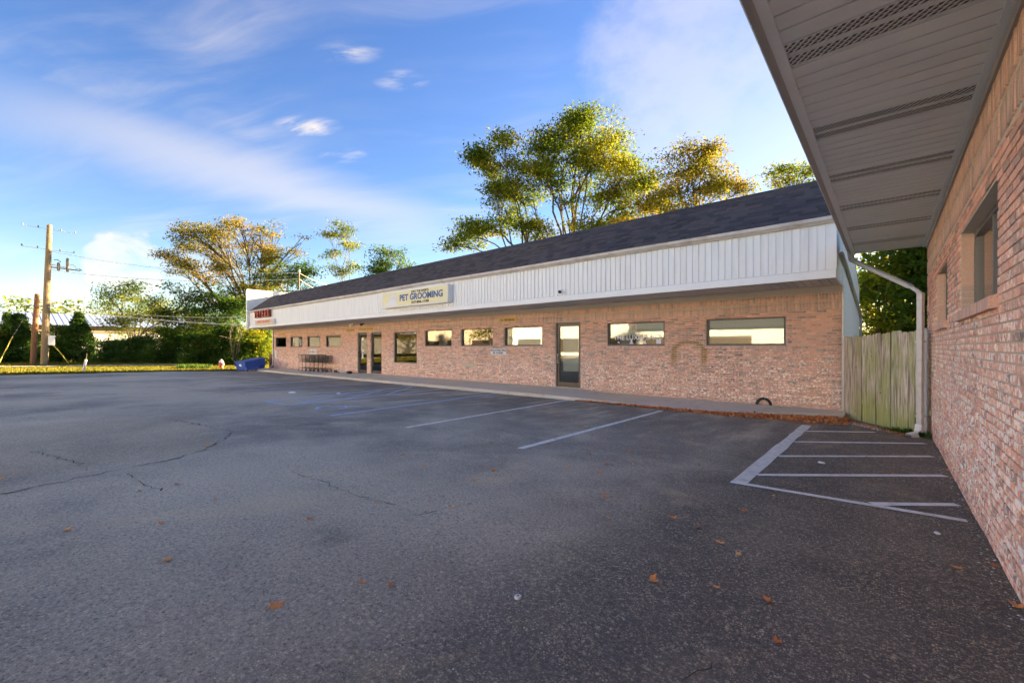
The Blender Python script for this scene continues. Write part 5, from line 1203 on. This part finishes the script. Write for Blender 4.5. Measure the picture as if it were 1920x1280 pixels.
for i in range(70):
    x, y = random.uniform(900, 1420), random.uniform(770, 880)
    p = onG(x, y)
    if p.y > 11.1: continue
    s_ = random.uniform(.04, .075); o = obj('fallen_leaf', random.choice(LM), None, (p.x, p.y, gz(p.y)+.004), (random.gauss(0, .15), random.gauss(0, .15), random.uniform(0, 6.28)), (s_, s_, s_))
    tag(o, 'small dry leaf among the stall lines near the pavement', 'leaf', 'small leaves among the stall lines')
# drift against the kerb
n = 9000; X = -7.6+6.95*RNG.uniform(0, 1, n)**.55; wid = np.interp(X, [-7.6, -5.6, -4.5, -3.0, -1.6, -.6], [.05, .05, .11, .22, .55, .62]); yf = np.interp(X, [-34.2, -33, -5, -3.0, -.75], [11.0, 11.3, 11.36, 11.45, 12.35])
keep = (X > -5.9) | ((X > -7.2) & (RNG.random(n) < .35)) ; X = X[keep]; wid = wid[keep]; yf = yf[keep]; n = len(X)
u = np.abs(RNG.normal(0, .55, n)); Y = yf-.02-np.minimum(u, 1.6)*wid; hgt = np.maximum(0, 1-u)*np.interp(X, [-7, -4, -1.5, -.6], [.005, .015, .05, .045])*RNG.uniform(0, 1, n)
Z = -1.45-.0155*np.clip(Y, -12, 13)+.008+hgt
V = leaf_quads(np.stack([X, Y, Z], 1), .085, 1, (.004, .004, .002), .35); 
low_ = V[:, :, 2].min(1); lim = Z-.004; V[:, :, 2] += np.maximum(0, lim-low_)[:, None]
tag(obj('leaf_drift', npmesh('leaf_drift', V.reshape(-1, 3), 4, M['dry_leaf'])), 'drift of dry orange leaves along the kerb', 'leaves', kind='stuff')
n = 420; t = RNG.uniform(0, 1, n); Y = 12.45-1.65*t-np.abs(RNG.normal(0, .10, n)); X = -.72+1.15*t-np.abs(RNG.normal(0, .10, n)); Z = -1.45-.0155*Y+.008
V = leaf_quads(np.stack([X, Y, Z], 1), .065, 1, (.01, .01, .001), .2); low_ = V[:, :, 2].min(1); V[:, :, 2] += np.maximum(0, Z-.004-low_)[:, None]
tag(obj('fence_litter', npmesh('fence_litter', V.reshape(-1, 3), 4, M['dry_leaf'])), 'thin scatter of dry leaves along the foot of the fence', 'leaves', kind='stuff')
# pale grit along the wall and on the dark seal coat
def grit(name, label, X, Y, s0, s1):
    n = len(X); Z = -1.45-.0155*np.clip(Y, -12, 13); s_ = RNG.uniform(s0, s1, n); a = RNG.uniform(0, 6.28, n); tv = []
    ring = [(math.cos(k), math.sin(k)) for k in (0, 1.5, 3.1, 4.6)]
    pts = [np.stack([X+s_*(c*np.cos(a)-s*np.sin(a)), Y+.7*s_*(c*np.sin(a)+s*np.cos(a)), Z+.002], 1) for c, s in ring]; topv = np.stack([X, Y, Z+s_*.7], 1)
    V = np.concatenate([np.stack([pts[k], pts[(k+1) % 4], topv], 1) for k in range(4)], 0)
    tag(obj(name, npmesh(name, V, 3, M['foam'])), label, 'grit', kind='stuff')
n = 520; X = RNG.uniform(-4.5, .5, n); Y = RNG.uniform(1.2, 9, n); grit('loose_grit', 'pale loose grit on the dark asphalt', X, Y, .003, .007)
n = 160; Y = RNG.uniform(3, 10.5, n); X = .58-np.abs(RNG.normal(0, .05, n)); grit('wall_grit', 'pale grit along the foot of the right-hand brick wall', X, Y, .004, .010)
n = 200; t = RNG.uniform(0, 1, n); grit('corner_gravel', 'grey gravel by the corner of the pavement and fence', -.62+.6*t+RNG.normal(0, .07, n), 11.95-.75*t+RNG.normal(0, .10, n), .008, .02)
p = onG(971, 1121); cp = tag(empty('bottle_cap', (p.x, p.y, gz(p.y)+.002)), 'white round plastic lid lying on the asphalt', 'lid')
MB().lathe([(.020, 0), (.021, .004), (.021, .012), (.018, .015)], n=18).build('rim', M['foam'], cp); MB().lathe([(.009, .015), (.009, .0165), (.004, .017)], n=12).build('centre_mark', M['cart_grey'], cp)
for x, y, lab, s_ in ((1333+424, 1000, 'flat pale pebble on the dark asphalt near the brick wall', .03), (1540, 868, 'white paper scrap on the thick hatching line', .05), (548, 737, 'crumpled white paper scrap among the blue stall lines', .14), (1582, 790, 'white crumpled cup in the leaf drift by the fence', .07), (635, 738, 'small white paper scrap between two blue stall lines', .09)):
    p = onG(x, y); mb = MB().lathe([(s_*.8, 0), (s_, s_*.12), (s_*.7, s_*.35), (s_*.2, s_*.42)], n=9); o = mb.build('litter_scrap', M['foam'], None, loc=(p.x, p.y, gz(p.y)+.002), rot=(0, 0, random.uniform(0, 6)), sc=(1, .7, 1)); tag(o, lab, 'litter')
